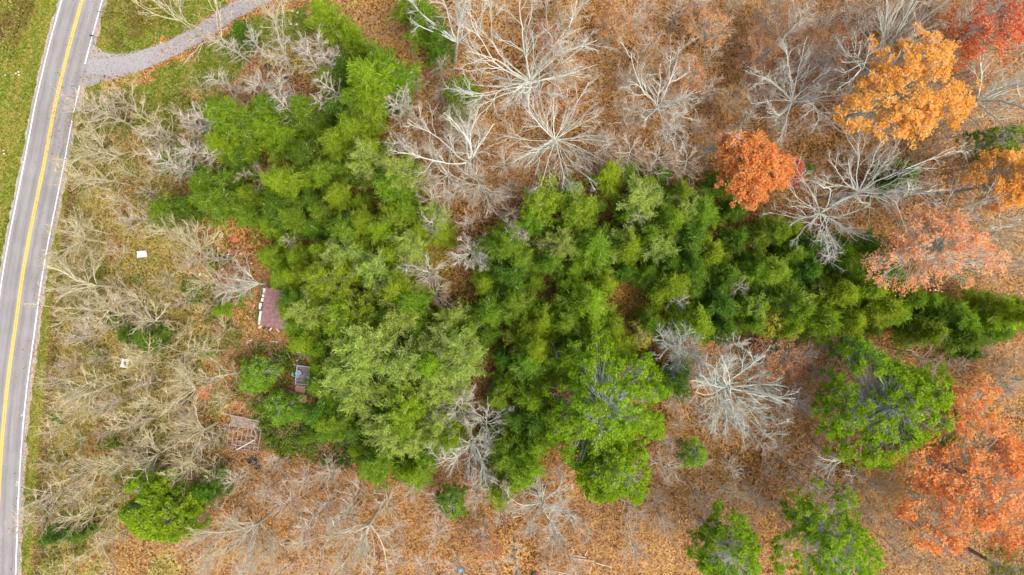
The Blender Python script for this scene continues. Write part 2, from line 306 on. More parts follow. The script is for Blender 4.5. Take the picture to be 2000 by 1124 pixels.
idx = np.arange(nx * ny).reshape(ny, nx)
g = Geo(); g.add(np.stack([X, Y, Z], -1), np.stack([idx[:-1, :-1], idx[:-1, 1:], idx[1:, 1:], idx[1:, :-1]], -1), np.zeros(nx * ny))
me = g.mesh('ground', M['ground'], True)
ca = me.attributes.new('kind', 'FLOAT_COLOR', 'POINT'); ca.data.foreach_set('color', np.stack([KR, KG, KB, np.ones_like(KR)], -1).astype(np.float32).ravel())
tag(ob('ground', me), 'leaf covered forest floor and grass verges', kind='structure')
# ------------------------------------------------------------------ road, markings, driveway
def strip(name, line, a, b, z, mat_, kind=True, lane=None, cut=None, wob=0.0, fill=1):
    n_ = norm(np.gradient(line, axis=0)); n_ = np.stack([n_[:, 1], -n_[:, 0]], 1)
    k = len(lane) if lane is not None else 2
    ts = np.linspace(0, 1, k); A = np.broadcast_to(np.asarray(a, float), (len(line),)); B = np.broadcast_to(np.asarray(b, float), (len(line),))
    if wob: A = A + rng.normal(0, wob, len(line)); B = B + rng.normal(0, wob, len(line))
    off = A[:, None] * (1 - ts) + B[:, None] * ts
    V = line[:, None] + n_[:, None] * off[..., None]; V = np.concatenate([V, np.full(V.shape[:2] + (1,), z)], -1)
    i = np.arange(V.shape[0] * k).reshape(-1, k); Q = np.stack([i[:-1, :-1], i[:-1, 1:], i[1:, 1:], i[1:, :-1]], -1)
    if cut is not None: Q = Q[cut]
    g = Geo(); g.add(V, Q, np.zeros(V.shape[0] * k)); me = g.mesh(name, mat_)
    if lane is not None:
        s = np.concatenate([[0], np.cumsum(np.linalg.norm(np.diff(line, axis=0), axis=1))])
        at = me.attributes.new('lane', 'FLOAT_VECTOR', 'POINT')
        at.data.foreach_set('vector', np.stack([np.broadcast_to(np.asarray(lane)[None], off.shape), np.broadcast_to(s[:, None], off.shape), np.zeros_like(off)], -1).astype(np.float32).ravel())
    n0 = me.polygons[0].normal.z if len(me.polygons) else 1
    if n0 < 0: me.flip_normals()
    return ob(name, me)
def resample(line, d):
    s = np.concatenate([[0], np.cumsum(np.linalg.norm(np.diff(line, axis=0), axis=1))]); q = np.arange(0, s[-1], d)
    return np.stack([np.interp(q, s, line[:, 0]), np.interp(q, s, line[:, 1])], 1)
RL = resample(ROAD, 0.7)
_n = norm(np.gradient(RL, axis=0)); _e = 1 if _n[50, 1] < 0 else -1
# offsets: strip() normal = (ty,-tx); the line runs downwards so this points west: east is negative
tag(strip('road', RL, -HALF - 0.3, HALF + 0.25, 0.02, M['asphalt'], lane=np.linspace(-1.08, 1.08, 9), wob=0.05), 'grey two lane asphalt road', kind='structure')
tag(strip('road_shoulder', RL, -HALF - 0.75, HALF + 0.5, 0.008, M['shoulder'], wob=0.12), 'thin dirty shoulder along the asphalt', kind='structure')
pyline = P2(RL[:, 0], RL[:, 1])[1]
gap = (pyline[:-1] > 112) & (pyline[:-1] < 152)
tag(strip('edge_line', RL, -HALF + 0.06, -HALF + 0.22, 0.025, M['white_line'], cut=~gap, wob=0.012), 'white edge line beside the driveway mouth, broken there', kind='structure')
tag(strip('edge_line', RL, HALF - 0.2, HALF - 0.04, 0.025, M['white_line'], wob=0.012), 'unbroken white edge line on the grassy side', kind='structure')
tag(strip('centre_line', RL, -0.24, -0.06, 0.025, M['yellow_line'], wob=0.01), 'yellow centre line, right one of the pair', kind='structure')
tag(strip('centre_line', RL, 0.06, 0.24, 0.025, M['yellow_line'], wob=0.01), 'yellow centre line, left one of the pair', kind='structure')
DL = resample(DRIVE, 0.5); s_ = np.arange(len(DL)) * 0.5
wd = 1.02 + 2.0 * np.exp(-np.maximum(s_ - 2.4, 0) / 2.2) * (s_ < 60) + 0.35 * np.exp(-((s_ - 8) / 5) ** 2)
tag(strip('gravel_driveway', DL, -wd - .25, wd + .15, 0.014, M['gravel'], lane=np.linspace(-1, 1, 5), wob=0.10), 'grey gravel driveway curving away from the road', kind='structure')
# ------------------------------------------------------------------ ground stuff: litter, gravel stones, grass, brush
def onroad(x, y, m=0.0): return (roaddist(x, y) < HALF + 0.35 + m)
def ondrive(x, y, m=0.0):
    return segdist(x, y, DRIVE[::2]) < 1.35 + m
def scat(n, x0=-92, x1=92, y0=-54, y1=54): return rng.uniform(x0, x1, n), rng.uniform(y0, y1, n)
def rdir(n, zs=0.35):
    a = rng.uniform(0, 2 * math.pi, n); return norm(np.stack([np.cos(a), np.sin(a), rng.normal(0, zs, n)], 1))
def leafaxes(n, L, Wd, tilt=0.45):
    U = rdir(n, tilt); V = norm(np.cross(U, norm(rng.normal(0, tilt, (n, 3)) + [0, 0, 1]))); return U * L[:, None] * .5, V * Wd[:, None] * .5
x, y = scat(230000); gf = grassfield(x, y)
keep = ~onroad(x, y) & ~ondrive(x, y) & ((gf < 0.4) | (rng.random(len(x)) < 0.10)); x, y = x[keep], y[keep]; n = len(x)
U, V = leafaxes(n, rng.uniform(.12, .30, n), rng.uniform(.09, .2, n), .5)
vv = np.clip(rng.random(n) * 0.8 + (fbm(x, y, 9) - .5) * 1.1 + (vnoise(x, y, 1.3) - .5) * .35 - 0.03, 0, 1)
g = Geo(); g.quads(np.stack([x, y, zg(x, y) + rng.uniform(.03, .14, n)], 1), U, V, vv)
tag(gob('leaf_litter', g, M['litter']), 'orange and brown fallen leaves covering the forest floor', 'leaf litter', kind='stuff')
# leaves blown on the asphalt and drive
x, y = scat(60000, -88, -30); px, py = P2(x, y); s = roadside(x, y)
pr = np.where(py < 330, 0.06 + 0.5 * np.exp(-((py - 205) / 75) ** 2) * (s > -0.8), 0.07 * (s > 0)) + 0.6 * np.exp(-np.abs(s - 3.35) / .2) * (s > 2.8)
pr = np.where(segdist(x, y, DRIVE[::2]) < 1.7, 0.10 + 0.75 * (px > 270 + 60 * fbm(x, y, 2)) + 0.5 * (rng.random(len(x)) < .4) * (segdist(x, y, DRIVE[::2]) > 1.1), pr)
keep = (onroad(x, y) | ondrive(x, y, .5)) & (rng.random(len(x)) < pr); x, y = x[keep], y[keep]; n = len(x)
U, V = leafaxes(n, rng.uniform(.1, .2, n), rng.uniform(.06, .14, n), .25)
g = Geo(); g.quads(np.stack([x, y, np.full(n, .05)], 1), U, V, rng.random(n) * .8)
tag(gob('blown_leaves', g, M['litter']), 'dry leaves blown over the road and driveway', 'leaves', kind='stuff')
# gravel stones
x, y = scat(60000, -80, -30, 25, 54); keep = ondrive(x, y, .2) & ~onroad(x, y, -.2); x, y = x[keep], y[keep]; n = len(x)
U, V = leafaxes(n, rng.uniform(.05, .14, n), rng.uniform(.05, .12, n), .5)
M['stone'] = leafmat('stone', [(0, (.26, .26, .28)), (0.6, (.33, .33, .35)), (1, (.42, .40, .38))], 0, 0, 0)
g = Geo(); g.quads(np.stack([x, y, np.full(n, .035)], 1), U, V)
tag(gob('gravel', g, M['stone']), 'loose pale gravel on the driveway', 'gravel', kind='stuff')
# grass
x, y = scat(330000, -92, -30); gf = grassfield(x, y); px, py = P2(x, y)
keep = ~onroad(x, y, .02) & ~ondrive(x, y) & (rng.random(len(x)) < gf * 1.1) ; x, y, gf = x[keep], y[keep], gf[keep]; n = len(x)
hgt = rng.uniform(.08, .28, n); U = norm(rng.normal(0, .55, (n, 3)) + [0, 0, .8]) * hgt[:, None] * .5; a = rng.uniform(0, 6.28, n); V = np.stack([np.cos(a), np.sin(a), 0 * a], 1) * rng.uniform(.03, .09, n)[:, None] * .5
s = roadside(x, y)
vv = np.clip(rng.random(n) * .5 + (fbm(x * 1.6 - y * .45, y * .25, 2.6) - .44) * 2.4 + (1 - gf) * .4 + 0.75 * np.exp(-np.abs(s - 5.3) / 1.1) * (s > 0) + 0.3 * np.exp(-np.abs(s - 3.7) / .3) + .75 * np.clip((-s - 5.0) / 3, 0, 1) * (fbm(x, y * .5, 4) > .40), 0, 1)
g = Geo(); g.quads(np.stack([x, y, zg(x, y)], 1) + U * .8, U, V, vv)
tag(gob('verge_grass', g, M['grass']), 'green and straw coloured grass on the road verges', 'grass', kind='stuff')
# brush of thin twigs standing low over the floor
def brush(name, n, cond, mat_, label, L=(0.6, 2.0), rad=.018, zs=.7, zmax=2.0, cat='brush'):
    x, y = scat(n); px, py = P2(x, y); keep = ~onroad(x, y, 1.2) & ~ondrive(x, y, .4) & cond(px, py, x, y) & (segdist(x, y, DITCH) > 1.0); x, y = x[keep], y[keep]; n = len(x)
    z = rng.uniform(0, zmax, n) ** 1.0; out = norm(np.stack([x, y, 0 * x], 1)) * 0
    D = rdir(n, zs); D[:, 2] = np.abs(D[:, 2]); Ln = rng.uniform(*L, n)
    P = polyl(np.stack([x, y, zg(x, y) + z], 1), D, Ln, 4, .25, .02)
    r = rad * rng.uniform(.6, 1.3, n); g = Geo(); g.tubes(P, np.stack([r, r * .8, r * .6, r * .3], 1), 3)
    tag(gob(name, g, mat_), label, cat, kind='stuff')
def polyl(B, D, L, n, wob, up):
    P = [B]; d = D.copy()
    for i in range(n - 1):
        d = d + rng.normal(0, wob, d.shape); d[:, 2] += up; d = norm(d); B = B + d * (L / (n - 1))[:, None]; P.append(B)
    return np.stack(P, 1)
def region(polys):
    def f(px, py, x, y):
        c = np.zeros(px.shape, bool)
        for p in polys: c |= inpoly(px + (fbm(x, y, 6) - .5) * 60, py + (fbm(x + 9, y, 6) - .5) * 60, p)
        return c
    return f
isol = region(OLIVE[:1]); isgr = region([G1, G2])
brush('straw_brush', 60000, lambda px, py, x, y: ~isol(px, py, x, y) & ~isgr(px, py, x, y) & (grassfield(x, y) < .4) & (fbm(x + 60, y + 20, 8) > .36) & (px > 230), M['straw_twig'], 'straw coloured thin stems over the leaf litter', zmax=1.2)
brush('tan_brush', 150000, lambda px, py, x, y: isol(px, py, x, y) & (grassfield(x, y) < .4), M['tan_twig'], 'tangle of thin tan stems and grass under the roadside trees')
brush('grey_brush', 120000, lambda px, py, x, y: ~isol(px, py, x, y) & ~isgr(px, py, x, y) & (grassfield(x, y) < .4) & (fbm(x, y, 9) > .34) & (px > 230), M['pink_twig'], 'thin pinkish grey twigs of saplings over the leaf litter')
def undergrowth(name, n, cond, mat_, label, sz=(.15, .4)):
    x, y = scat(n); px, py = P2(x, y); keep = ~onroad(x, y, 1.0) & ~ondrive(x, y, .4) & cond(px, py, x, y); x, y = x[keep], y[keep]; n = len(x)
    U, V = leafaxes(n, rng.uniform(*sz, n), rng.uniform(sz[0] * .4, sz[1] * .4, n), .6)
    g = Geo(); g.quads(np.stack([x, y, zg(x, y) + rng.uniform(.1, 1.1, n) ** 1.5], 1), U, V, np.clip(rng.random(n) * .7 + (fbm(x, y, 4) - .4), 0, 1))
    tag(gob(name, g, mat_), label, 'undergrowth', kind='stuff')
undergrowth('olive_undergrowth', 230000, lambda px, py, x, y: isol(px, py, x, y) & (fbm(x + 40, y, 7) > .38), M['olive_leaf'], 'olive green weeds and vines below the roadside saplings')
undergrowth('bright_undergrowth', 150000, lambda px, py, x, y: region([[(400, 560), (500, 550), (515, 640), (560, 720), (560, 820), (660, 880), (600, 905), (480, 790), (420, 690)], [(470, 280), (560, 290), (600, 520), (500, 480)]])(px, py, x, y) & (fbm(x + 11, y + 5, 4) > .44), M['pine_leaf'], 'bright green weeds and seedlings around the cabin and the pickup')
undergrowth('green_undergrowth', 130000, lambda px, py, x, y: isgr(px, py, x, y) & (fbm(x + 70, y + 10, 6) > .47), M['dark_leaf'], 'dark green low growth below the evergreens')

# ------------------------------------------------------------------ tree generators: each returns dict part -> mesh
def spawn(P, c, lo, hi, ang, angsd=.2, up=0.0):
    M_, n, _ = P.shape; t = np.sort(rng.uniform(lo, hi, (M_, c)), 1) * (n - 1); i = np.minimum(t.astype(int), n - 2); f = (t - i)[..., None]
    ar = np.arange(M_)[:, None]; B = P[ar, i] * (1 - f) + P[ar, i + 1] * f; T = norm(P[ar, i + 1] - P[ar, i])
    q = rng.normal(0, 1, T.shape); q = norm(q - (q * T).sum(-1, keepdims=True) * T); a = np.clip(rng.normal(ang, angsd, T.shape[:2]), .15, 1.5)[..., None]
    D = np.cos(a) * T + np.sin(a) * q; D[..., 2] += up
    return B.reshape(-1, 3), norm(D).reshape(-1, 3), (t / (n - 1)).reshape(-1)
def tap(r, n, e=.25): return r[:, None] * np.linspace(1, e, n)[None]
def bare_big(h, Rr, limbs=6, mats=('white_bark', 'grey_twig'), dens=1.0, el=.75, trunkfrac=.45, tlo=.9, thick=1.0, az0=0.0, azs=3.1416, wob=.13):
    """trunk to the fork, then limbs rising from tlo..1 of it; az0 +- azs is the side the limbs favour"""
    gt, gb = Geo(), Geo(); r0 = (.031 * Rr + .08) * thick
    tr = polyl(np.zeros((1, 3)), np.array([[.02, .02, 1.]]), np.array([h * trunkfrac]), 7, .03, .02)
    gt.tubes(tr, np.linspace(r0 * 1.25, r0 * .8, 7)[None], 8)
    e_ = np.clip(rng.normal(el, .25, limbs), .1, 1.3); az = az0 + np.linspace(-azs, azs, limbs, endpoint=False) + rng.normal(0, .16, limbs)
    e_[0] = 1.3
    D = np.stack([np.cos(az) * np.cos(e_), np.sin(az) * np.cos(e_), np.sin(e_)], 1)
    t = rng.uniform(tlo, 1, limbs); t[0] = 1; B = np.stack([np.interp(t * 6, np.arange(7), tr[0, :, j]) for j in range(3)], 1)
    L = np.minimum(Rr * rng.uniform(.7, 1.12, limbs) / np.maximum(np.cos(e_), .5), h * (1 - trunkfrac * .7))
    P1 = polyl(B, D, L, 10, wob, .02); R1 = r0 * rng.uniform(.30, .50, limbs) * (6 / max(limbs, 6)) ** .35; gb.tubes(P1, tap(R1, 10, .38), 6)
    c = int(6.5 * dens); B, D, t = spawn(P1, c, .12, .95, .48, .16, .04); L2 = np.repeat(L, c) * (1.08 - .65 * t) * rng.uniform(.35, .62, len(B))
    P2_ = polyl(B, D, L2, 8, wob * 1.3, .02); R2 = np.maximum(np.repeat(R1, c) * (1 - .6 * t) * .6, .042); gb.tubes(P2_, tap(R2, 8, .45), 5)
    c2 = int(5 * dens); B, D, t = spawn(P2_, c2, .15, 1, .5, .2, .04); L3 = np.repeat(L2, c2) * (1.05 - .5 * t) * rng.uniform(.3, .6, len(B))
    P3 = polyl(B, D, L3, 5, wob * 1.6, .02); R3 = np.maximum(np.repeat(R2, c2) * (1 - .5 * t) * .55, .025); gb.tubes(P3, tap(R3, 5, .45), 4)
    gb.mi = 1
    c3 = 4; B, D, t = spawn(P3, c3, .15, 1, .5, .25, .04); L4 = np.repeat(L3, c3) * rng.uniform(.35, .8, len(B)) + .2
    gb.tubes(polyl(B, D, L4, 4, .2, .02), tap(np.full(len(B), .014), 4, .5), 3)
    B, D, t = spawn(P2_, c3, .3, 1, .6, .3, .05); gb.tubes(polyl(B, D, rng.uniform(.3, .9, len(B)) * Rr * .15, 4, .2, .02), tap(np.full(len(B), .016), 4, .5), 3)
    return {'trunk': gt.mesh('trunk', M[mats[0]], True), 'branches': gb.mesh('branches', [M[mats[0]], M[mats[1]]], True)}
def slim(h, Rr, nb=22, mats=('grey_bark', 'pink_twig'), up=.9, c2=6, c3=4, thick=1.0, lean=.06, leafmat_=None, nleaf=0, lsz=.2):
    """leader to the top with ascending side branches"""
    gt, gb = Geo(), Geo(); r0 = (.012 * h + .01) * thick
    tr = polyl(np.zeros((1, 3)), norm(np.array([[lean * rng.normal(), lean * rng.normal(), 1.]])), np.array([h]), 10, .05, .03); gt.tubes(tr, np.linspace(r0, r0 * .18, 10)[None], 6)
    t = np.linspace(.22, .97, nb) + rng.normal(0, .015, nb); t = np.clip(t, .15, .99); az = np.arange(nb) * 2.4 + rng.normal(0, .4, nb)
    B = np.stack([np.interp(t * 9, np.arange(10), tr[0, :, j]) for j in range(3)], 1)
    el = rng.normal(up, .15, nb); D = np.stack([np.cos(az) * np.cos(el), np.sin(az) * np.cos(el), np.sin(el)], 1)
    prof = np.sin(np.clip((t - .05) / .95, 0, 1) ** .8 * math.pi) ** .6 + .15
    L = Rr * prof * rng.uniform(.8, 1.2, nb) / np.cos(np.clip(el, 0, 1.1)) * .8
    P1 = polyl(B, D, L, 6, .10, .03); gb.tubes(P1, tap(r0 * .46 * (1.15 - .5 * t), 6, .35), 4)
    B, D, tt = spawn(P1, c2, .15, 1, .55, .2, .1); L2 = np.repeat(L, c2) * (1.1 - .6 * tt) * rng.uniform(.3, .6, len(B))
    P2_ = polyl(B, D, L2, 5, .14, .03); gb.tubes(P2_, tap(np.full(len(B), .023), 5, .4), 3)
    B, D, tt = spawn(P2_, c3, .1, 1, .55, .25, .05); P3 = polyl(B, D, np.repeat(L2, c3) * rng.uniform(.4, .8, len(B)) + .1, 4, .16, .02)
    gb.mi = 1; gb.tubes(P3, tap(np.full(len(B), .012), 4, .45), 3)
    d = {'trunk': gt.mesh('trunk', M[mats[0]], True), 'branches': gb.mesh('branches', [M[mats[0]], M[mats[1]]])}
    if nleaf:
        gl = Geo(); allp = np.concatenate([P2_[:, 1:].reshape(-1, 3), P3.reshape(-1, 3), P3.reshape(-1, 3), P3[:, 1:].reshape(-1, 3)])
        dd = np.concatenate([(P2_[:, 1:] - P2_[:, :-1]).reshape(-1, 3)] + [np.gradient(P3, axis=1).reshape(-1, 3)] * 2 + [(P3[:, 1:] - P3[:, :-1]).reshape(-1, 3)])
        i = rng.integers(0, len(allp), nleaf); C = allp[i] + rng.normal(0, .16, (nleaf, 3)); U = norm(norm(dd[i]) + rng.normal(0, .45, (nleaf, 3)))
        V = norm(np.cross(U, rng.normal(0, .5, (nleaf, 3)) + [0, 0, 1.])); ls = rng.uniform(.6, 1.3, nleaf) * lsz
        cv = np.repeat(rng.random(len(allp) // 1), 1)[i] * .35 + rng.random(nleaf) * .65
        gl.quads(C, U * ls[:, None] * .5, V * ls[:, None] * .11, cv); d['foliage'] = gl.mesh('foliage', M[leafmat_])
    return d
def conifer(h, Rr, lm='pine_leaf', nq=9500, base=.22, whorls=13, per=8, lsz=.5, droop=.12, twig='grey_bark'):
    gt, gl, gb = Geo(), Geo(), Geo(); r0 = .012 * h + .03
    tr = polyl(np.zeros((1, 3)), norm(np.array([[.04 * rng.normal(), .04 * rng.normal(), 1.]])), np.array([h]), 10, .03, .03); gt.tubes(tr, np.linspace(r0, .02, 10)[None], 6)
    nb = whorls * per; t = np.repeat(np.linspace(base, .97, whorls), per) + rng.normal(0, .01, nb); t = np.clip(t, 0, .99); az = rng.uniform(0, 6.283, nb)
    B = np.stack([np.interp(t * 9, np.arange(10), tr[0, :, j]) for j in range(3)], 1)
    u = (t - base) / (1 - base); prof = (1 - u) ** .6 * np.minimum(1, .6 + u * 2) + .08
    lob = 1 + .28 * np.sin(az * 3 + rng.uniform(0, 6)) * (rng.random() + .2); L = Rr * prof * rng.uniform(.6, 1.4, nb) * lob
    el = rng.normal(.15, .12, nb) + u * .6; D = np.stack([np.cos(az) * np.cos(el), np.sin(az) * np.cos(el), np.sin(el)], 1)
    P1 = polyl(B, D, L, 6, .07, .0); gb.tubes(P1, tap(np.clip(.02 * L + .015, .02, .07), 6, .3), 3)
    c = 7; Bs, Ds, tt = spawn(P1, c, .2, 1, .6, .15, .08); L2 = np.repeat(L, c) * rng.uniform(.22, .42, len(Bs)) * (1.1 - .4 * tt)
    P2_ = polyl(Bs, Ds, L2, 4, .1, .02); gb.tubes(P2_, tap(np.full(len(Bs), .02), 4, .5), 3)
    M_ = len(P2_); wgt = L2 / L2.sum(); i = rng.choice(M_, nq, p=wgt); f = rng.uniform(0, 1.05, nq) * 3; k = np.minimum(f.astype(int), 2); fr = (f - k)[:, None]
    C = P2_[i, k] * (1 - fr) + P2_[i, k + 1] * fr + rng.normal(0, .26, (nq, 3)); T = norm(P2_[i, k + 1] - P2_[i, k]); U = norm(T + rng.normal(0, .42, (nq, 3)))
    V = norm(np.cross(U, rng.normal(0, .45, (nq, 3)) + [0, 0, 1.])); ls = lsz * rng.uniform(.6, 1.3, nq)
    gl.quads(C, U * ls[:, None] * .5, V * ls[:, None] * .062, np.clip(rng.random(M_)[i] * .3 + rng.random(nq) * .55 + .2 * (f / 3 - .1), 0, 1))
    return {'trunk': gt.mesh('trunk', M[twig], True), 'branches': gb.mesh('branches', M[twig]), 'crown': gl.mesh('crown', M[lm])}
def leafy(h, Rr, lm='big_leaf', nclump=260, per=46, lsz=.34, cr=.85, bark='white_bark', limbs=7, gaps=.3, depth=.36, showtwig=1.0, aspect=1.0, trunkfrac=.62, thick=1.0, trunkbark=None):
    """broad crown of leaf clumps carried on limbs"""
    gt, gb, gl = Geo(), Geo(), Geo(); r0 = (.035 * Rr + .14) * thick; nclump = int(nclump * 2.5); lsz *= .82; gaps -= .02; per = int(per * .62); cr *= .8
    tr = polyl(np.zeros((1, 3)), np.array([[0, 0, 1.]]), np.array([h * .86]), 9, .02, .03); gt.tubes(tr, np.linspace(r0 * 1.2, r0 * .3, 9)[None], 8)
    ph = rng.uniform(0, 6.28, 4); a = rng.uniform(0, 6.283, nclump); rr = np.sqrt(rng.random(nclump)) ** .85
    out = .97 + .10 * np.sin(2 * a + ph[0]) + .12 * np.sin(3 * a + ph[1]) + .13 * np.sin(5 * a + ph[2]) + .10 * np.sin(9 * a + ph[3]) + .05 * np.sin(17 * a + ph[0])
    X_ = np.cos(a) * rr * Rr * out * aspect; Y_ = np.sin(a) * rr * Rr * out
    keep = fbm(X_ + rng.uniform(0, 90), Y_ + rng.uniform(0, 90), 2.6) > gaps - .10 * (1 - rr); X_, Y_, rr = X_[keep], Y_[keep], rr[keep]; m = len(X_)
    Zt = h * (1 - depth * rr ** 2.2 * .8) - rng.random(m) ** 1.8 * h * depth * .8 * (1 - .5 * rr)
    C = np.stack([X_, Y_, Zt], 1)
    # limbs towards clumps
    B0 = np.stack([np.interp(np.clip((Zt - .8 - Rr * .55 * rr) / (h * .9), trunkfrac * .6, .86) * 8, np.arange(9), tr[0, :, j]) for j in range(3)], 1)
    n = 7; s = np.linspace(0, 1, n)[None, :, None]; P = B0[:, None] * (1 - s) + C[:, None] * s; P[..., 2] += (np.sin(s[..., 0] * math.pi) * -.05 * Rr); P[:, 1:-1] += rng.normal(0, .05 * Rr ** .5, (m, n - 2, 3))
    thk = np.where(rng.random(m) < .08, 3.2, 1) * .028 * thick; gb.tubes(P, thk[:, None] * np.linspace(1.6, .5, n)[None], 4)
    Bt, Dt, _ = spawn(P[:, 3:], int(2.5 * showtwig) + 1, .3, 1, .8, .3, .3); gb.tubes(polyl(Bt, Dt, rng.uniform(.5, 1.2, len(Bt)) * cr, 4, .2, .02), tap(np.full(len(Bt), .022), 4, .5), 3)
    N_ = m * per; i = np.repeat(np.arange(m), per); q = norm(rng.normal(0, 1, (N_, 3))) * (rng.random((N_, 1)) ** .45) * cr * np.array([1, 1, .5]); q *= rng.uniform(.6, 1.25, m)[i][:, None]
    U, V = leafaxes(N_, rng.uniform(.6, 1.3, N_) * lsz, rng.uniform(.4, .8, N_) * lsz, .5)
    gl.quads(C[i] + q, U, V, np.clip(rng.random(m)[i] * .5 + rng.random(N_) * .5, 0, 1))
    return {'trunk': gt.mesh('trunk', M[trunkbark or bark], True), 'branches': gb.mesh('branches', M[bark]), 'crown': gl.mesh('crown', M[lm])}
def shrub(h, Rr, lm, nq=1500, twig='tan_twig'):
    gb, gl = Geo(), Geo(); nb = 26; az = rng.uniform(0, 6.28, nb); el = rng.uniform(.4, 1.4, nb)
    P = polyl(np.zeros((nb, 3)) + rng.normal(0, .15, (nb, 3)) * [1, 1, 0], np.stack([np.cos(az) * np.cos(el), np.sin(az) * np.cos(el), np.sin(el)], 1), rng.uniform(.6, 1.1, nb) * math.hypot(h, Rr), 6, .14, -.01); gb.tubes(P, tap(np.full(nb, .03), 6, .3), 3)
    B, D, _ = spawn(P, 7, .2, 1, .6, .2, .05); P3 = polyl(B, D, rng.uniform(.3, .9, len(B)) * Rr * .6, 4, .15, .02); gb.tubes(P3, tap(np.full(len(B), .018), 4, .4), 3)
    allp = P3.reshape(-1, 3); i = rng.integers(0, len(allp), nq); U, V = leafaxes(nq, rng.uniform(.15, .35, nq), rng.uniform(.08, .16, nq), .6)
    gl.quads(allp[i] + rng.normal(0, .12, (nq, 3)), U, V); return {'stems': gb.mesh('stems', M[twig]), 'foliage': gl.mesh('foliage', M[lm])}

TREES = []       # for automatic labels: (object, look, px, py, kind)
def plant(name, parts, px, py, hc, label=None, cat='tree', group=None, sc=1.0, rz=None, look=None, szr=1.0, leanxy=None):
    """stand a tree so that its crown (height hc) shows at px, py; the trunk goes straight down from there"""
    x, y = Wp(px, py, hc)
    e = empty(name, (x, y, float(zg(x, y)) - .05), rng.uniform(0, 6.28) if rz is None else rz); e.scale = (sc, sc, sc * szr)
    for pn, me in parts.items(): ob(pn, me, e)
    tag(e, label, cat, group)
    if label is None: TREES.append((e, look, px, py, name))
    return e
def scatter(poly, dmin, nmax, avoid=()):
    xs_ = [p[0] for p in poly]; ys_ = [p[1] for p in poly]; pts = []
    for _ in range(nmax * 60):
        x, y = rng.uniform(min(xs_), max(xs_)), rng.uniform(min(ys_), max(ys_))
        if not inpoly(x, y, poly): continue
        if any(inpoly(x, y, a) for a in avoid): continue
        if all((x - a) ** 2 + (y - b) ** 2 > dmin * dmin for a, b in pts): pts.append((x, y))
        if len(pts) >= nmax: break
    return pts
LANDMARKS = []
def land(px, py, phrase): LANDMARKS.append((px, py, phrase))

# ------------------------------------------------------------------ built things in the clearing by the road
M['tin'] = paint('red_tin', (0.27, 0.125, 0.12), .6, (0.36, 0.235, 0.22), 2.2, thr=(.4, .66)); M['white_wood'] = paint('white_wood', (.74, .73, .70), .7, (.56, .54, .50), 2)
M['old_wood'] = paint('weathered_wood', (.40, .35, .34), .9, (.24, .18, .16), 3); M['wall_wood'] = paint('dark_siding', (.22, .17, .14), .9, (.34, .30, .27), 2)
M['sheet'] = paint('white_sheet', (.80, .81, .82), .6, (.55, .54, .52), 2.5, thr=(.5, .66)); M['truck_blue'] = paint('pale_blue_paint', (.42, .55, .70), .5, (.5, .56, .6), 5)
M['bed_rust'] = paint('rusty_bed', (.24, .20, .26), .8, (.36, .24, .22), 4); M['roof_rust'] = paint('salmon_rust', (.62, .30, .20), .7, (.52, .34, .26), 5)
M['truck_yellow'] = paint('faded_yellow', (.60, .47, .10), .6, (.42, .34, .16), 4); M['black'] = paint('black_plastic', (.025, .025, .03), .45, (.05, .05, .055), 5)
M['tyre'] = paint('rubber', (.03, .03, .03), .9); M['glass'] = paint('dirty_glass', (.05, .06, .06), .2, (.13, .13, .11), 6); M['blue'] = paint('blue_plastic', (.03, .28, .50), .4, (.06, .36, .58), 5)
M['tub'] = paint('pale_blue_plastic', (.35, .55, .62), .45, (.45, .6, .6), 4); M['red'] = paint('red_cloth', (.62, .12, .09), .8, (.45, .2, .16), 6); M['wire'] = paint('wire', (.6, .6, .6), .5); M['steel'] = paint('grey_steel', (.3, .3, .32), .5)

def lt(cx, cy, rot):                       # local frame -> world
    c, s = math.cos(rot), math.sin(rot); return lambda x, y: (cx + c * x - s * y, cy + s * x + c * y)
# cabin with a faded red tin roof
cx, cy = Wp(551, 605, 3.0); rot = R_(-9); zb = float(zg(cx, cy)); cab = empty('cabin', (cx, cy, zb), rot)
tag(cab, 'derelict cabin with a faded red tin roof half hidden under trees', 'cabin')
HW, HL, EV, RD = 3.1, 2.9, 2.6, 3.7
g = Geo(); box(g, 0, 0, 1.2, HW * 2 - .7, HL * 2 - .5, 2.6); gob('wall', g, M['wall_wood'], cab)
g = Geo(); slope = math.atan2(RD - EV, HW); Ls = math.hypot(HW, RD - EV); npan = 8
for sg in (-1, 1):
    for k in range(npan):                   # sheets of tin, overlapping and a little uneven
        w_ = HL * 2 / npan; y = -HL + w_ * (k + .5); dz = rng.normal(0, .012) + .015 * (k % 2)
        V = []
        for u in np.linspace(0, 1, 9):
            for q in np.linspace(-.5, .5, 7):
                V.append([sg * (HW * u + rng.normal(0, .004)), y + q * (w_ + .04), RD - (RD - EV) * u + dz + .028 * (math.cos((q + .5) * 6.283 * 3) > .3)])
        V = np.array(V); i = np.arange(63).reshape(9, 7); Q = np.stack([i[:-1, :-1], i[:-1, 1:], i[1:, 1:], i[1:, :-1]], -1); g.add(V, Q if sg < 0 else Q[..., ::-1], np.full(63, .5))
        B = V + [0, 0, -.03]; g.add(B, Q if sg > 0 else Q[..., ::-1], np.full(63, .5))
box(g, 0, 0, RD + .02, .3, HL * 2 + .1, .05)
roof = gob('roof', g, M['tin'], cab)
g = Geo()
for y in (-2.1, -1.38, -.66): box(g, -HW * .5, y, EV + (RD - EV) * .5 + .075, Ls * .98, .05, .03, tilt=0)
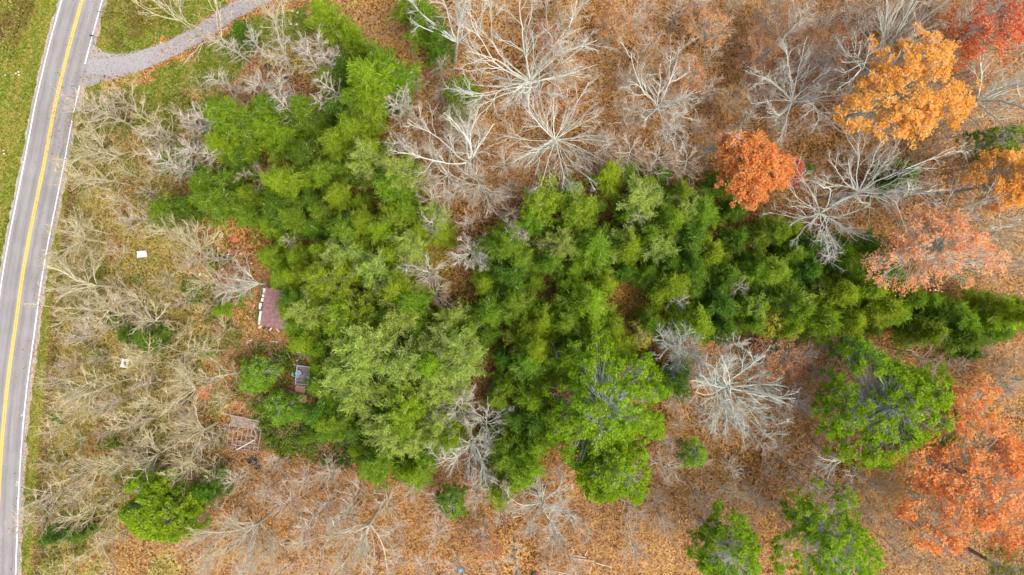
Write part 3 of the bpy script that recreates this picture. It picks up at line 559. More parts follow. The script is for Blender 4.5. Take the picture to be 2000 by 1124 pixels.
for q, y in zip([(-2.62, .5, .0), (-1.55, 1.5, -.05), (-.35, .30, -.28), (.15, .62, -.30), (.95, .52, -.12), (1.6, .38, -.08), (2.15, .3, .0), (2.55, .42, -.10)], range(8)):
    g2 = Geo(); box(g2, -HW - .12 + q[2], q[0], EV - .08, .36, q[1], .07, v=.5, jit=.015); gob('fascia_board', g2, M['white_wood'], cab)
for x, y, a in ((-.4, -HL - .25, .9), (-1.3, -HL - .2, -.5), (-2.9, -HL - .12, -.7)):
    g2 = Geo(); box(g2, x, y, 2.5, .16, .95, .05, rot=a); gob('rafter_end', g2, M['white_wood'], cab)

# derelict pickup
cx, cy = Wp(590, 750, 1.0); zt = float(zg(cx, cy)); tk = empty('pickup_truck', (cx, cy, zt), R_(-6)); tag(tk, 'derelict pickup with pale blue bed, rusty salmon cab roof and yellow hood', 'pickup truck')
g = Geo(); box(g, 0, 1.35, .62, 1.85, 2.6, .08); gob('bed_floor', g, M['bed_rust'], tk)
for sx in (-1, 1):
    g = Geo(); box(g, sx * .97, 1.35, .86, .09, 2.75, .56); box(g, sx * .97, 1.35, 1.17, .16, 2.8, .06)
    if sx: box(g, sx * .82, 1.3, .78, .24, .9, .26)
    gob('bed_side', g, M['truck_blue'], tk)
g = Geo(); box(g, 0, 2.73, .88, 2.0, .09, .52); box(g, 0, 2.73, 1.16, 2.04, .14, .05); gob('tailgate', g, M['truck_blue'], tk)
g = Geo(); box(g, 0, -.03, .95, 1.98, .08, .6); box(g, 0, -.03, 1.25, 2.0, .12, .06); gob('bed_front', g, M['truck_blue'], tk)
def hull(g, secs, v=.5):                     # loft of rings (each k points)
    V = np.array(secs, float); n, k, _ = V.shape; i = np.arange(n * k).reshape(n, k)
    Q = np.stack([i[:-1], np.roll(i[:-1], -1, 1), np.roll(i[1:], -1, 1), i[1:]], -1); g.add(V, Q, np.full(n * k, v))
    for r, ring in ((0, V[0]), (-1, V[-1])):
        c = ring.mean(0); W = np.concatenate([ring, ring * .0 + c]); j = np.arange(k); q = np.stack([j, np.roll(j, -1), np.roll(j, -1) + k, j + k], -1); g.add(W, q if r else q[:, ::-1], np.full(2 * k, v))
def ring(w_, y0, y1, z, r=.15, k=5):
    o = []
    for cx_, cy_, a0 in ((w_ - r, y1 - r, 0), (-w_ + r, y1 - r, 1), (-w_ + r, y0 + r, 2), (w_ - r, y0 + r, 3)):
        for a in np.linspace(a0 * math.pi / 2, (a0 + 1) * math.pi / 2, k): o.append([cx_ + r * math.cos(a), cy_ + r * math.sin(a), z])
    return o
g = Geo(); hull(g, [ring(.95, -1.75, -.12, .45), ring(.98, -1.75, -.12, .85), ring(.96, -1.72, -.12, 1.08)]); gob('cab_body', g, M['roof_rust'], tk)
g = Geo(); hull(g, [ring(.80, -1.24, -.18, 1.52, .2), ring(.79, -1.22, -.2, 1.60, .22), ring(.70, -1.12, -.30, 1.64, .25)]); gob('cab_roof', g, M['roof_rust'], tk)
g = Geo(); hull(g, [ring(.94, -1.68, -.14, 1.06), ring(.78, -1.22, -.2, 1.53)]); gob('cab_windows', g, M['glass'], tk)
g = Geo(); hull(g, [ring(.96, -2.75, -1.78, .45, .12), ring(.97, -2.78, -1.76, .92, .18), ring(.90, -2.70, -1.74, 1.04, .2), ring(.6, -2.5, -1.74, 1.08, .2)]); gob('hood', g, M['truck_yellow'], tk)
g = Geo(); box(g, 0, -2.88, .55, 1.9, .12, .2); gob('bumper', g, M['steel'], tk)
def cyl(g, c, ax, r, L, k=16, v=.5):
    a = np.arange(k) * 6.2832 / k; e = {'x': ([0, 1, 0], [0, 0, 1], [1, 0, 0]), 'z': ([1, 0, 0], [0, 1, 0], [0, 0, 1]), 'y': ([1, 0, 0], [0, 0, 1], [0, 1, 0])}[ax]; e = np.array(e, float)
    rr = [(r * .9, -.5), (r, -.42), (r, .42), (r * .9, .5)]
    hull(g, [np.array(c) + rad * (np.cos(a)[:, None] * e[0] + np.sin(a)[:, None] * e[1]) + e[2] * L * q for rad, q in rr], v)
for sx in (-1, 1):
    for yy in (1.25, -2.15):
        g = Geo(); cyl(g, (sx * .88, yy, .32), 'x', .33, .2); wl = gob('wheel', g, M['tyre'], tk, smooth=False); g = Geo(); cyl(g, (sx * .99, yy, .32), 'x', .17, .05); gob('rim', g, M['steel'], wl)
    g = Geo(); cyl(g, (sx * .7, -2.79, .78), 'y', .1, .06); gob('headlight', g, M['glass'], tk)
def lathe(name, prof, mt, loc, k=24):
    a = np.arange(k) * 6.2832 / k; n = len(prof); V = np.array([[r * math.cos(t), r * math.sin(t), z] for r, z in prof for t in a]); i = np.arange(n * k).reshape(n, k)
    g = Geo(); g.add(V, np.stack([i[:-1], np.roll(i[:-1], -1, 1), np.roll(i[1:], -1, 1), i[1:]], -1), np.full(n * k, .5)); o = gob(name, g, mt, loc=loc, smooth=True); return o
tx, ty = Wp(583.5, 730, 1.2); o = lathe('tub', [(.01, .06), (.42, .06), (.46, .55), (.52, .6), (.52, .56), (.48, .5), (.44, 0), (.01, 0)], M['tub'], (tx, ty, zt + .68)); tag(o, 'round pale blue tub standing in the pickup bed', 'tub')
tx, ty = Wp(577, 731, .4); o = lathe('tub', [(.01, .06), (.40, .06), (.44, .45), (.50, .5), (.50, .46), (.46, .4), (.42, 0), (.01, 0)], M['tub'], (tx - .1, ty, float(zg(tx, ty)))); tag(o, 'round pale blue tub on the ground against the outside of the pickup bed', 'tub')

# ruined floor frame
cx, cy = Wp(472, 852, .6); zf = float(zg(cx, cy)); fr = empty('floor_frame', (cx, cy, zf), R_(-9)); tag(fr, 'open grid of grey joists left from a collapsed wooden deck', 'deck ruin')
for k, x in enumerate(np.linspace(-2.7, 2.9, 9)):
    g = Geo(); box(g, x, -.3 + .15 * rng.normal(), .62, .09 if k < 6 else .13, 3.4 + .3 * rng.normal(), .16, rot=R_(rng.normal(0, 1.8)), jit=.01); gob('joist', g, M['old_wood'], fr)
for (y, x, l, a) in ((1.35, .2, 6.2, 0), (.72, -1.6, 3.4, -2), (-.75, 1.1, 3.0, 0), (-1.5, .6, 4.6, 2), (-2.0, .2, 4.4, -3), (.35, 1.5, 1.2, 0)):
    g = Geo(); box(g, x, y, .46 if l > 3.5 else .74, l, .14, .12, rot=R_(a)); gob('beam', g, M['old_wood'], fr)
g = Geo()
for k in range(14): box(g, -1.9 + .32 * k, 2.15 + rng.normal(0, .05), .66 + rng.normal(0, .01), .29, 1.45, .05, jit=.01)
gob('decking', g, M['wall_wood'], fr)
for (x, y, l, a) in ((.9, -1.2, 3.2, 38), (-.2, 2.9, 5.4, -3), (2.2, .9, 1.4, -60)):
    g = Geo(); box(g, x, y, .86, l, .15, .07, rot=R_(a)); gob('loose_board', g, M['white_wood'] if a == 38 else M['old_wood'], fr)
for x in (-2.6, 0, 2.8):
    for y in (-2.0, 1.4):
        g = Geo(); box(g, x, y, .2, .3, .3, .42); gob('pier', g, M['stone'], fr)

# white sheets lying in the brush
def sheet(px, py, w_, l_, rot, label, hole=False, name='panel', mt='sheet', z=.5, cat='panel', amp=.05):
    n = 11; u = np.linspace(-.5, .5, n); X_, Y_ = np.meshgrid(u, u); Zs = amp * (fbm(X_ * 3 + px, Y_ * 3, .8) - .5) * 2
    V = np.stack([X_ * w_, Y_ * l_, Zs + .12], -1); i = np.arange(n * n).reshape(n, n); Q = np.stack([i[:-1, :-1], i[:-1, 1:], i[1:, 1:], i[1:, :-1]], -1).reshape(-1, 4)
    if hole:
        c = V.reshape(-1, 3)[Q].mean(1); Q = Q[~((np.abs(c[:, 0] / w_ - .05 + .3 * c[:, 1] / l_) < .2) & (np.abs(c[:, 1] / l_) < .17))]
    g = Geo(); g.add(V, Q, np.zeros(n * n)); me = g.mesh(name, M[mt]); x, y = Wp(px, py, z); o = ob(name, me, None, (x, y, float(zg(x, y)) + z), R_(rot))
    md = o.modifiers.new('thick', 'SOLIDIFY'); md.thickness = .08; tag(o, label, cat); return o
o = sheet(278, 497, 1.5, .95, 3, 'crumpled white panel lying in brush above the other white panel', z=1.1, amp=.14)
sheet(244, 710, 1.15, 1.35, -10, 'white panel with a ragged dark hole in its middle', True, z=1.1, amp=.04)
sheet(277, 492, 1.5, .12, 4, 'narrow white strip along the top of the crumpled white panel', z=1.5, name='strip', cat='strip')
# mailbox at the road
x, y = Wp(185, 71, 1); mb = empty('mailbox', (x, y, float(zg(x, y))), R_(-8)); tag(mb, 'black mailbox on a post at the road edge above the driveway', 'mailbox')
g = Geo(); a = np.linspace(0, math.pi, 9); sec = lambda xx: [[xx, -.1, 1.0], [xx, .1, 1.0]] + [[xx, .1 * math.cos(t), 1.13 + .1 * math.sin(t)] for t in a]; hull(g, [sec(-.75), sec(-.2)]); gob('box', g, M['black'], mb)
g = Geo(); box(g, -.1, 0, .5, .1, .1, 1.05); box(g, -.3, 0, .97, .6, .08, .06); gob('post', g, M['old_wood'], mb); g = Geo(); box(g, -.65, -.12, 1.2, .04, .02, .16); gob('flag', g, M['red'], mb)
# debris
def bit(name, px, py, sx, sy, sz, rot, mt, label, cat, tilt=0.1, group=None, z=.15):
    x, y = Wp(px, py, z); g = Geo(); box(g, 0, 0, 0, sx, sy, sz, rot=0, tilt=tilt, jit=min(sx, sy) * .08)
    o = gob(name, g, M[mt], None, (x, y, float(zg(x, y)) + z), R_(rot)); md = o.modifiers.new('bevel', 'BEVEL'); md.width = min(sx, sy, sz) * .2; return tag(o, label, cat, group)
def bag(name, px, py, r, mt, label, cat, group=None, flat=.6):
    g = Geo(); k, n = 14, 8; V = []
    for j in range(n + 1):
        ph = math.pi * j / n
        for i_ in range(k):
            t = 6.2832 * i_ / k; q = r * (1 + .25 * math.sin(3 * t + j) + rng.normal(0, .08)); V.append([q * math.sin(ph) * math.cos(t), q * math.sin(ph) * math.sin(t) * .8, r * flat * math.cos(ph) + r * flat * .8])
    i_ = np.arange((n + 1) * k).reshape(n + 1, k); g.add(np.array(V), np.stack([i_[1:], np.roll(i_[1:], -1, 1), np.roll(i_[:-1], -1, 1), i_[:-1]], -1), np.full((n + 1) * k, .5))
    x, y = Wp(px, py); return tag(gob(name, g, M[mt], None, (x, y, float(zg(x, y)) - .03), 0), label, cat, group)
G_ = 'white scraps scattered left of the evergreens'
for (px, py, a, b, r, lb) in ((431, 459, .75, .12, 45, 'upper white stick of the pair above the red cloths'), (435, 461, .6, .1, 75, 'steeper white stick of the pair above the red cloths'), (427, 487, .2, .65, 5, 'short upright white scrap beside the lower left red cloth'),
        (420, 510, .6, .45, 10, 'largest white scrap in the cluster below the forked bare tree'), (425, 512, .45, .3, -10, 'white scrap touching the right side of the largest scrap'), (413, 508, .3, .3, 0, 'small white scrap at the left end of the cluster'), (423, 504, .4, .15, 20, 'thin white scrap at the top of the cluster'),
        (409, 519, .8, .25, 40, 'long white scrap at the bottom left of the cluster'), (404, 519, .35, .25, 0, 'smallest white scrap left of the long one'), (434, 527, .5, .3, 35, 'white scrap lying apart below the cluster'), (448, 497, .9, .1, 8, 'thin bent white stick below the red cloths'),
        (470, 496, .3, .25, 10, 'white scrap right of the red cloths'), (491, 515, .35, .2, 30, 'white scrap near the evergreens right of the clearing'), (391, 537, .4, .5, 20, 'white scrap at the foot of the forked bare tree'), (487, 667, .95, .3, 30, 'white board below left of the red roof'), (536, 668, 1.1, .22, -4, 'white board directly below the red roof'),
        (556, 682, .5, .35, 50, 'white scrap below the right end of the red roof'), (344, 596, .12, 1.0, 0, 'upright thin white stick in the middle of the brush')):
    bit('scrap', px, py, a, b, .08, r, 'white_wood', lb, 'scrap', group=G_)
for k, (px, py, l, r) in enumerate(((545, 700, 1.5, 35), (549, 704, 1.3, 60), (541, 703, 1.2, 20), (552, 706, 1.1, 5), (556, 684, 1.0, 70), (584, 702, 1.1, 38), (583, 714, .9, 0), (546, 707, .8, 48), (560, 690, .9, 120), (574, 712, .35, 40))):
    bit('plank', px, py, l, .14, .06, r, 'white_wood', 'short white plank in the loose heap above the derelict pickup', 'plank', group='white planks heaped above the pickup', z=.12 + .05 * (k % 4))
for (px, py, r_, lb) in ((459, 468, .52, 'bright red cloth bundle at the upper right of the clearing'), (430, 482, .35, 'red cloth bundle at the left of the clearing'), (460, 492, .4, 'dull red cloth bundle below the bright one'), (463, 498, .2, 'smallest red cloth scrap beside the white stick')): bag('cloth_bundle', px, py, r_, 'red', lb, 'cloth', flat=.35)
for (px, py, r_, lb) in ((560, 158, .55, 'black rubbish bag among pale saplings below the driveway'), (523, 131, .5, 'dark bag left of the large black bag under saplings'), (553, 118, .45, 'dark bag above the large black bag under saplings'), (581, 103, .45, 'dark bag topmost among the pale saplings'), (568, 174, .3, 'small dark bag just below the large black bag'),
        (496, 900, .7, 'large black bag below the ruined deck'), (505, 913, .45, 'black bag just below the largest one by the deck'), (450, 899, .35, 'small black bag below the left part of the ruined deck'), (538, 910, .4, 'dark blue bag right of the black bags'), (562, 1060, .5, 'black tarp bundle between bare trees at the bottom'), (519, 1075, .35, 'dark bag left of the black tarp bundle'), (474, 946, .2, 'tiny black scrap below the black bags'), (1042, 1121, .4, 'black bag at the bottom edge near the pale poles'), (476, 168, .45, 'dark bag leftmost among the pale saplings')):
    bag('rubbish_bag', px, py, r_, 'black', lb, 'bag', 'dark bags dumped in the woods')
for (px, py, r_, lb) in ((565, 899, .2, 'bright blue plastic scrap right of the ruined deck'), (606, 943, .15, 'small blue plastic scrap between bare branches'), (559, 931, .3, 'pale blue green plastic scrap below the bright blue one'), (577, 371, .35, 'pale blue scrap under the evergreens'), (531, 380, .4, 'pale blue scrap under the evergreens near the wire'), (418, 837, .2, 'small blue scrap left of the ruined deck')):
    bag('plastic_scrap', px, py, r_, 'blue' if 'bright' in lb or 'small' in lb else 'tub', lb, 'plastic scrap')
for (px, py, rr_, hh, lb) in ((901, 1115, .36, .9, 'bright blue barrel at the bottom edge'), (126, 905, .22, .4, 'small blue bucket in the roadside brush'), (182.5, 83, .14, .25, 'tiny blue cup on the road shoulder below the mailbox')):
    x, y = Wp(px, py, hh); o = lathe('barrel' if hh > .5 else 'bucket', [(.01, hh - .05), (rr_ * .9, hh - .05), (rr_ * .95, hh), (rr_, hh - .03), (rr_ * 1.05, hh * .6), (rr_, 0), (.01, 0)], M['blue'], (x, y, float(zg(x, y)))); tag(o, lb, 'barrel' if hh > .5 else 'bucket')
for (px, py, r_) in ((389, 872, .5), (385, 876, .35)): bag('stone', px, py, r_, 'stone', 'pale stone left of the ruined deck, ' + ('larger of two' if r_ == .5 else 'smaller of two'), 'stone')
for (px, py, lb) in ((36, 141, 'right one of three'), (37, 147, 'lowest of three'), (31, 144, 'left one of three'), (10, 147, 'on its own left of three others'), (7, 294, 'on the left edge'), (8, 301, 'on the left edge just under another'), (45, 317, 'next to the white line')):
    bag('litter_scrap', px, py, .13, 'white_wood', 'tiny white scrap in the verge grass, ' + lb, 'scrap')
for (px, py, lb) in ((571, 22, 'upper left'), (581, 25, 'upper right'), (568, 47, 'lower left'), (579, 48, 'lower right')): bag('litter_scrap', px, py, .16, 'white_wood', lb + ' of four white scraps on the lawn above the saplings', 'scrap')
for (px, py, l, r, lb) in ((1140, 1093, 3.4, -7, 'upper long'), (1178, 1102, 2.6, -15, 'right hand'), (1130, 1086, 2.2, -12, 'short top'), (1145, 1080, .9, 65, 'steep short'), (1072, 1117, 2.0, -15, 'left'), (1098, 1119, 2.6, -12, 'lowest'), (1153, 1112, 1.0, 70, 'steep lower')):
    bit('pole', px, py, l, .1, .1, r, 'white_wood', lb + ' pale pole lying near the bottom edge', 'pole', z=.2)
for (px, py, l, r, lb) in ((45, 811, .5, -15, 'upper'), (33, 945, .5, 30, 'lower')):
    x, y = Wp(px, py); g = Geo()
    for q in ((0, 0, 0), (.12, .15, 80), (-.14, -.1, 50)): box(g, q[0], q[1], 0, .42, .07, .004, rot=R_(q[2]))
    o = gob('paint_mark', g, M['white_line'], None, (x, y, .031 + .0), R_(r)); tag(o, lb + ' white paint squiggle beside the edge line', kind='structure')
for (x1, y1, x2, y2, r_, lb) in ((1738, 995, 1900, 1106, .30, 'longest dark fallen log below the widest green pine'), (1545, 930, 1612, 1000, .22, 'dark fallen log just above the bottom edge pine'), (1655, 975, 1700, 1030, .12, 'thin dark fallen log between the bottom edge pine and the longest log'), (1430, 880, 1485, 945, .1, 'thin fallen log below the fan shaped white tree'), (1145, 940, 1160, 1000, .1, 'thin dark fallen log below the lower centre pine'), (985, 985, 988, 1050, .12, 'dark upright looking fallen log below the slender lower pine'), (625, 960, 655, 925, .1, 'thin dark fallen log below the left evergreens'), (590, 1000, 565, 1035, .13, 'dark fallen log near the black tarp bundle'), (1190, 628, 1235, 631, .09, 'thin pale fallen stem in the dark gap of the right evergreens'), (300, 945, 420, 905, .11, 'long pale fallen stem right of the lower left pine')):
    a = Wp(x1, y1); b = Wp(x2, y2); q = np.linspace(0, 1, 9)[:, None]; pl = a * (1 - q) + b * q + rng.normal(0, .07, (9, 2)); z = zg(pl[:, 0], pl[:, 1]) + r_ + .1
    g = Geo(); g.tubes(np.concatenate([pl, z[:, None]], 1)[None], r_ * np.linspace(1.1, .6, 9)[None], 7); tag(gob('fallen_log', g, M['olive_bark' if 'pale' in lb else 'dark_bark'], smooth=True), lb, 'log')
# sagging cable through the evergreens
a = np.array([*Wp(335, 388, 5), 5.2]); b = np.array([*Wp(560, 362, 5), 5.2]); s = np.linspace(0, 1, 30)[:, None]; Pc = a * (1 - s) + b * s; Pc[:, 2] -= 0.9 * 4 * (s * (1 - s))[:, 0]; g = Geo(); g.tubes(Pc[None], np.full((1, 30), .03), 5); tag(gob('cable', g, M['wire']), 'thin pale cable slung between trees left of the evergreens', 'cable')

# ------------------------------------------------------------------ landmark trees
rng = np.random.default_rng(21)
def hero(name, parts, px, py, hc, label, land_phrase=None, cat='tree', **k):
    o = plant(name, parts, px, py, hc, label, cat, **k)
    if land_phrase: land(px, py, land_phrase)
    return o
WB = ('white_bark', 'grey_twig'); GB = ('grey_bark', 'pink_twig'); TB = ('olive_bark', 'tan_twig')
UP, RT, DN, LF = 1.5708, 0.0, -1.5708, 3.1416
def bare(px, py, label, phrase=None, h=20, Rr=7, limbs=9, mats=WB, tf=.45, **k):
    return hero('bare_tree', bare_big(h, Rr, limbs, mats, trunkfrac=tf, **k), px, py, h * tf, label, phrase, rz=0)
bare(1028, 165, 'largest white leafless tree, wide crown fanning up at the top centre', 'the largest white tree', 24, 9.8, 19, el=.62, az0=UP + .35, azs=2.3, dens=1.05, thick=1.0)
bare(878, 78, 'leafless white tree with steep limbs at the top edge, left of the largest white tree', None, 21, 6.5, 7, az0=UP + .3, azs=1.3)
bare(1084, 268, 'star shaped white leafless tree, limbs spreading evenly, below the largest white tree', 'the star shaped white tree', 17, 8.6, 21, tf=.4, el=.38, thick=.9, wob=.08)
bare(1268, 208, 'white leafless tree right of the star shaped one, trunk dark with ivy', 'the ivy trunk white tree', 18, 7.0, 13, el=.5, thick=.9, tf=.5)
bare(912, 312, 'white leafless tree with forked limbs left of the star shaped tree', None, 21, 7.6, 7, el=.7, az0=UP + .5, azs=1.5, thick=1.0)
bare(880, 350, 'low leafless tree with dense pinkish twigs below the forked white tree', 'the pink twigged tree', 15, 5.6, 13, ('white_bark', 'pink_twig'), tf=.4, el=.4, az0=LF + .5, azs=2.2, thick=.8)
bare(935, 365, 'low whitish leafless tree just right of the dense pink twigged one', None, 15, 4.8, 11, ('white_bark', 'pink_twig'), tf=.4, el=.4, az0=DN, azs=2.0, thick=.8)
bare(1545, 205, 'grey leafless tree with long level limbs left of the golden tree', 'the long limbed grey tree', 19, 7.6, 12, el=.5, az0=UP + .6, azs=2.4, thick=.9)
bare(1700, 125, 'white leafless tree with steep limbs at the top edge above the golden tree', 'the steep limbed tree', 25, 8.6, 9, el=.85, az0=UP + .5, azs=1.1, thick=.95)
bare(1600, 420, 'sprawling crooked white leafless tree right of the round orange tree', 'the crooked white tree', 21, 8.0, 13, el=.45, wob=.15, thick=.95)
bare(1690, 375, 'crooked white leafless tree above the salmon coloured tree', None, 23, 8.6, 11, el=.6, az0=UP - .3, azs=1.9, wob=.14, thick=.95)
bare(1322, 678, 'small dense bright white leafless tree at the lower rim of the evergreens', 'the small dense white tree', 14, 4.6, 19, ('white_bark', 'white_bark'), tf=.5, el=.5, dens=1.1, thick=1.2)
bare(1425, 765, 'fan shaped white leafless tree with a thick trunk lower centre right', 'the fan shaped white tree', 26, 6.9, 22, ('white_bark', 'white_bark'), tf=.55, tlo=.5, el=.85, dens=.9, thick=1.5, wob=.07)
bare(928, 872, 'white leafless tree with a clear forked trunk at the lower end of the evergreens', 'the clear forked tree', 18, 5.4, 11, el=.6, az0=DN, azs=2.0)
bare(888, 790, 'small bluish white leafless tree in a gap of the evergreens', 'the bluish white tree', 12, 3.8, 13, tf=.55, el=.6)
bare(950, 830, 'pale leafless tree just above the clear forked one', None, 14, 3.6, 10, tf=.5, el=.5, thick=.8)
bare(920, 500, 'small bright white leafless tree between the two evergreen masses', None, 12, 3.0, 16, tf=.6, el=.5)
bare(1005, 455, 'smallest star shaped white leafless tree at the upper rim of the evergreens', 'the small star shaped tree', 10, 2.3, 17, tf=.7, el=.35, thick=1.1)
bare(832, 535, 'small grey leafless tree in the leafy gap of the left evergreens', None, 10, 2.9, 11, tf=.6, el=.35)
bare(795, 512, 'small pale leafless tree upper left in the leafy gap', None, 9, 2.4, 11, ('white_bark', 'pink_twig'), tf=.6, el=.4)
bare(850, 578, 'small pinkish leafless tree lowest in the leafy gap', None, 9, 3.2, 11, ('grey_bark', 'pink_twig'), tf=.5, el=.4)
bare(1062, 990, 'feathery pale leafless tree below the evergreens at the bottom centre', 'the feathery pale tree', 16, 5.6, 15, ('white_bark', 'grey_twig'), tf=.55, tlo=.5, el=.6, thick=.8)
bare(1908, 205, 'leafless tree with a thick leaning grey trunk at the right edge', None, 25, 7.2, 8, ('white_bark', 'tan_twig'), tf=.5, el=.8, az0=RT + .3, azs=1.4, thick=1.1)
bare(1835, 420, 'leafless tree with pale limbs reaching over the salmon coloured tree', None, 23, 7.0, 9, el=.6, az0=RT, azs=2, thick=.9)
bare(1940, 455, 'leafless tan tree at the right edge beside the salmon coloured tree', None, 20, 6.0, 12, ('grey_bark', 'tan_twig'), el=.6, thick=.8)
bare(1650, 898, 'broken white leafless tree with few limbs left of the large green tree', 'the broken white tree', 17, 5.4, 5, el=.35, az0=LF + .4, azs=.9, dens=.7, thick=1.0, tf=.6)
bare(712, 1035, 'tall leafless tree with a grey forked trunk at the bottom edge', 'the grey forked tree', 23, 7.4, 8, ('grey_bark', 'tan_twig'), tf=.55, el=.75, az0=DN - .4, azs=1.6, thick=.75)
bare(500, 1030, 'wide leafless tan and white tree at the bottom left', 'the wide tan tree', 21, 7.4, 15, ('grey_bark', 'tan_twig'), el=.65, az0=DN - .6, azs=1.8, thick=.6)
bare(390, 495, 'forked olive grey leafless tree left of the red cloth clearing', 'the forked olive tree', 12, 5.4, 8, TB, el=.5, az0=UP, azs=1.4, thick=1.1)
bare(385, 760, 'low tan leafless tree above the ruined deck', None, 11, 5.2, 11, TB, el=.5, az0=LF, azs=1.4, thick=.8)
bare(398, 838, 'low fan of pale branches touching the left of the ruined deck', None, 11, 4.8, 12, TB, el=.4, az0=LF, azs=1.5, thick=.8)
bare(505, 556, 'leafless white branches fanning left of the red tin roof', None, 9, 4.8, 9, WB, tf=.4, el=.3, az0=LF + .1, azs=.6, thick=.8)
bare(350, 40, 'thin pale leafless tree over the lawn above the driveway', None, 18, 5.4, 5, TB, el=.8, az0=UP + .5, azs=1.6, thick=.5, dens=.7)
bare(430, 75, 'thin leafless tree whose limbs cross the gravel driveway', 'the tree across the driveway', 19, 6.4, 6, TB, el=.7, az0=UP + .9, azs=1.5, thick=.5, dens=.7)
bare(545, 60, 'thin pale leafless tree over the end of the driveway', None, 18, 5.0, 5, TB, el=.8, az0=UP, azs=1.6, thick=.5, dens=.7)
bare(515, 345, 'low pinkish leafless thicket in the debris gap of the evergreens', None, 8, 2.8, 11, ('grey_bark', 'pink_twig'), el=.4, thick=.7)
for q, (px, py, lb) in enumerate(((210, 225, 'below the driveway mouth'), (205, 300, 'leaning over the road bend'), (165, 470, 'reaching towards the road, above the crumpled panel'), (190, 560, 'lower left of the crumpled panel'), (230, 615, 'above the holed panel'), (170, 770, 'left of the holed panel, its twigs near the road'), (300, 630, 'between the two white panels and the cabin'), (310, 885, 'below the deck with a long pale trunk'), (260, 830, 'between the holed panel and the pine at lower left'), (180, 930, 'near the ditch at lower left'))):
    bare(px, py, 'tan leafless tree ' + lb, None, 11 + rng.random() * 3, 3.8 + rng.random() * 1.6, 5 + q % 4, TB, el=.5 + .2 * rng.random(), az0=LF + rng.normal(0, .5), azs=1.2 + rng.random(), thick=.7, dens=.9, wob=.11 + .06 * rng.random())
# coloured crowns
hero('maple_tree', leafy(17, 4.9, 'orange_leaf', 170, 65, .30, .9, gaps=.3, depth=.3, aspect=1.0), 1478, 322, 15, 'compact round orange tree right of the upper centre', 'the round orange tree', cat='maple', rz=0)
hero('maple_tree', leafy(10, 2.4, 'red_leaf', 60, 50, .26, .7, gaps=.4, depth=.3), 1538, 335, 8, 'small dull red tree tucked behind the round orange tree', cat='maple')
hero('maple_tree', leafy(23, 7.5, 'gold_leaf', 210, 46, .32, .85, gaps=.38, depth=.2, showtwig=2), 1785, 170, 20, 'golden yellow tree with a wide broken crown at the upper right', 'the golden tree', cat='maple', rz=0)
hero('maple_tree', leafy(22, 6.4, 'salmon_leaf', 190, 36, .30, 1.15, aspect=1.22, gaps=.46, depth=.35, showtwig=4, thick=1.15), 1850, 492, 19, 'salmon coloured tree with white branches showing, right of the evergreens', 'the salmon coloured tree', cat='maple', rz=0)
hero('maple_tree', leafy(25, 10.2, 'orange_leaf', 330, 46, .32, 1.1, gaps=.41, depth=.3, showtwig=2), 1932, 945, 21, 'very large orange tree at the lower right', 'the large orange tree', cat='maple', rz=0)
hero('maple_tree', leafy(24, 5.0, 'red_leaf', 120, 42, .3, 1.1, gaps=.44, depth=.35), 1965, 25, 20, 'orange red tree in the top right corner', 'the red corner tree', cat='maple')
hero('maple_tree', leafy(13, 3.4, 'red_leaf', 70, 40, .26, .8, gaps=.42, depth=.35), 1880, 75, 11, 'low dull red tree left of the top right corner', cat='maple')
hero('maple_tree', leafy(21, 4.4, 'gold_leaf', 150, 50, .30, .85, gaps=.38, depth=.35), 1992, 345, 18, 'golden tree cut by the right edge', 'the golden edge tree', cat='maple')
hero('maple_tree', leafy(8, 1.0, 'orange_leaf', 14, 40, .24, .5, gaps=.1), 1130, 571, 7, 'tiny orange tree alone among the evergreens', 'the tiny orange tree', cat='maple')
hero('maple_tree', leafy(6, 1.3, 'gold_leaf', 12, 30, .22, .5, gaps=.2), 1088, 612, 4, 'tiny golden sapling below left of the tiny orange tree', cat='maple')
hero('maple_tree', leafy(6, 1.3, 'orange_leaf', 14, 30, .2, .5, gaps=.25), 405, 762, 3, 'tiny orange sapling above the ruined deck', cat='maple')
hero('maple_tree', leafy(10, 2.3, 'yellow_leaf', 40, 36, .25, .7, gaps=.3), 1525, 625, 8, 'yellow green tree at the lower rim of the evergreens', cat='maple')
hero('maple_tree', leafy(9, 1.8, 'yellow_leaf', 26, 20, .22, .7, gaps=.3), 1252, 655, 5, 'sparse yellowish tree above left of the small dense white tree', cat='maple')
for k, (px, py, lm, r_, dens) in enumerate(((1265, 130, 'rust_leaf', 2.2, 16), (1340, 150, 'rust_leaf', 3.0, 34), (1105, 40, 'rust_leaf', 2.4, 26), (1200, 55, 'rust_leaf', 2.6, 24), (1380, 60, 'rust_leaf', 3.4, 26), (1600, 110, 'rust_leaf', 4.2, 34), (1500, 40, 'rust_leaf', 3.6, 26), (1480, 110, 'rust_leaf', 3.4, 30), (1790, 40, 'rust_leaf', 3.6, 34), (1720, 130, 'rust_leaf', 3.2, 26), (1890, 150, 'rust_leaf', 4.0, 34), (1880, 330, 'rust_leaf', 2.6, 20), (1530, 690, 'rust_leaf', 4.6, 60), (1720, 950, 'rust_leaf', 3.6, 30), (1960, 740, 'rust_leaf', 4.5, 44), (1850, 1010, 'rust_leaf', 3.0, 20), (950, 1060, 'rust_leaf', 2.4, 20), (1100, 150, 'rust_leaf', 2.4, 20), (1430, 205, 'rust_leaf', 2.6, 18), (1060, 75, 'rust_leaf', 2.6, 16))):
    o = plant('oak_tree', leafy(10, r_, lm, int(dens * 1.6), 26, .22, .8, gaps=.3, depth=.5, showtwig=3, bark='grey_bark', thick=.7), px, py, 6, None, 'oak', 'rust leaved oaks in the brown wood', look='low rust brown oak')
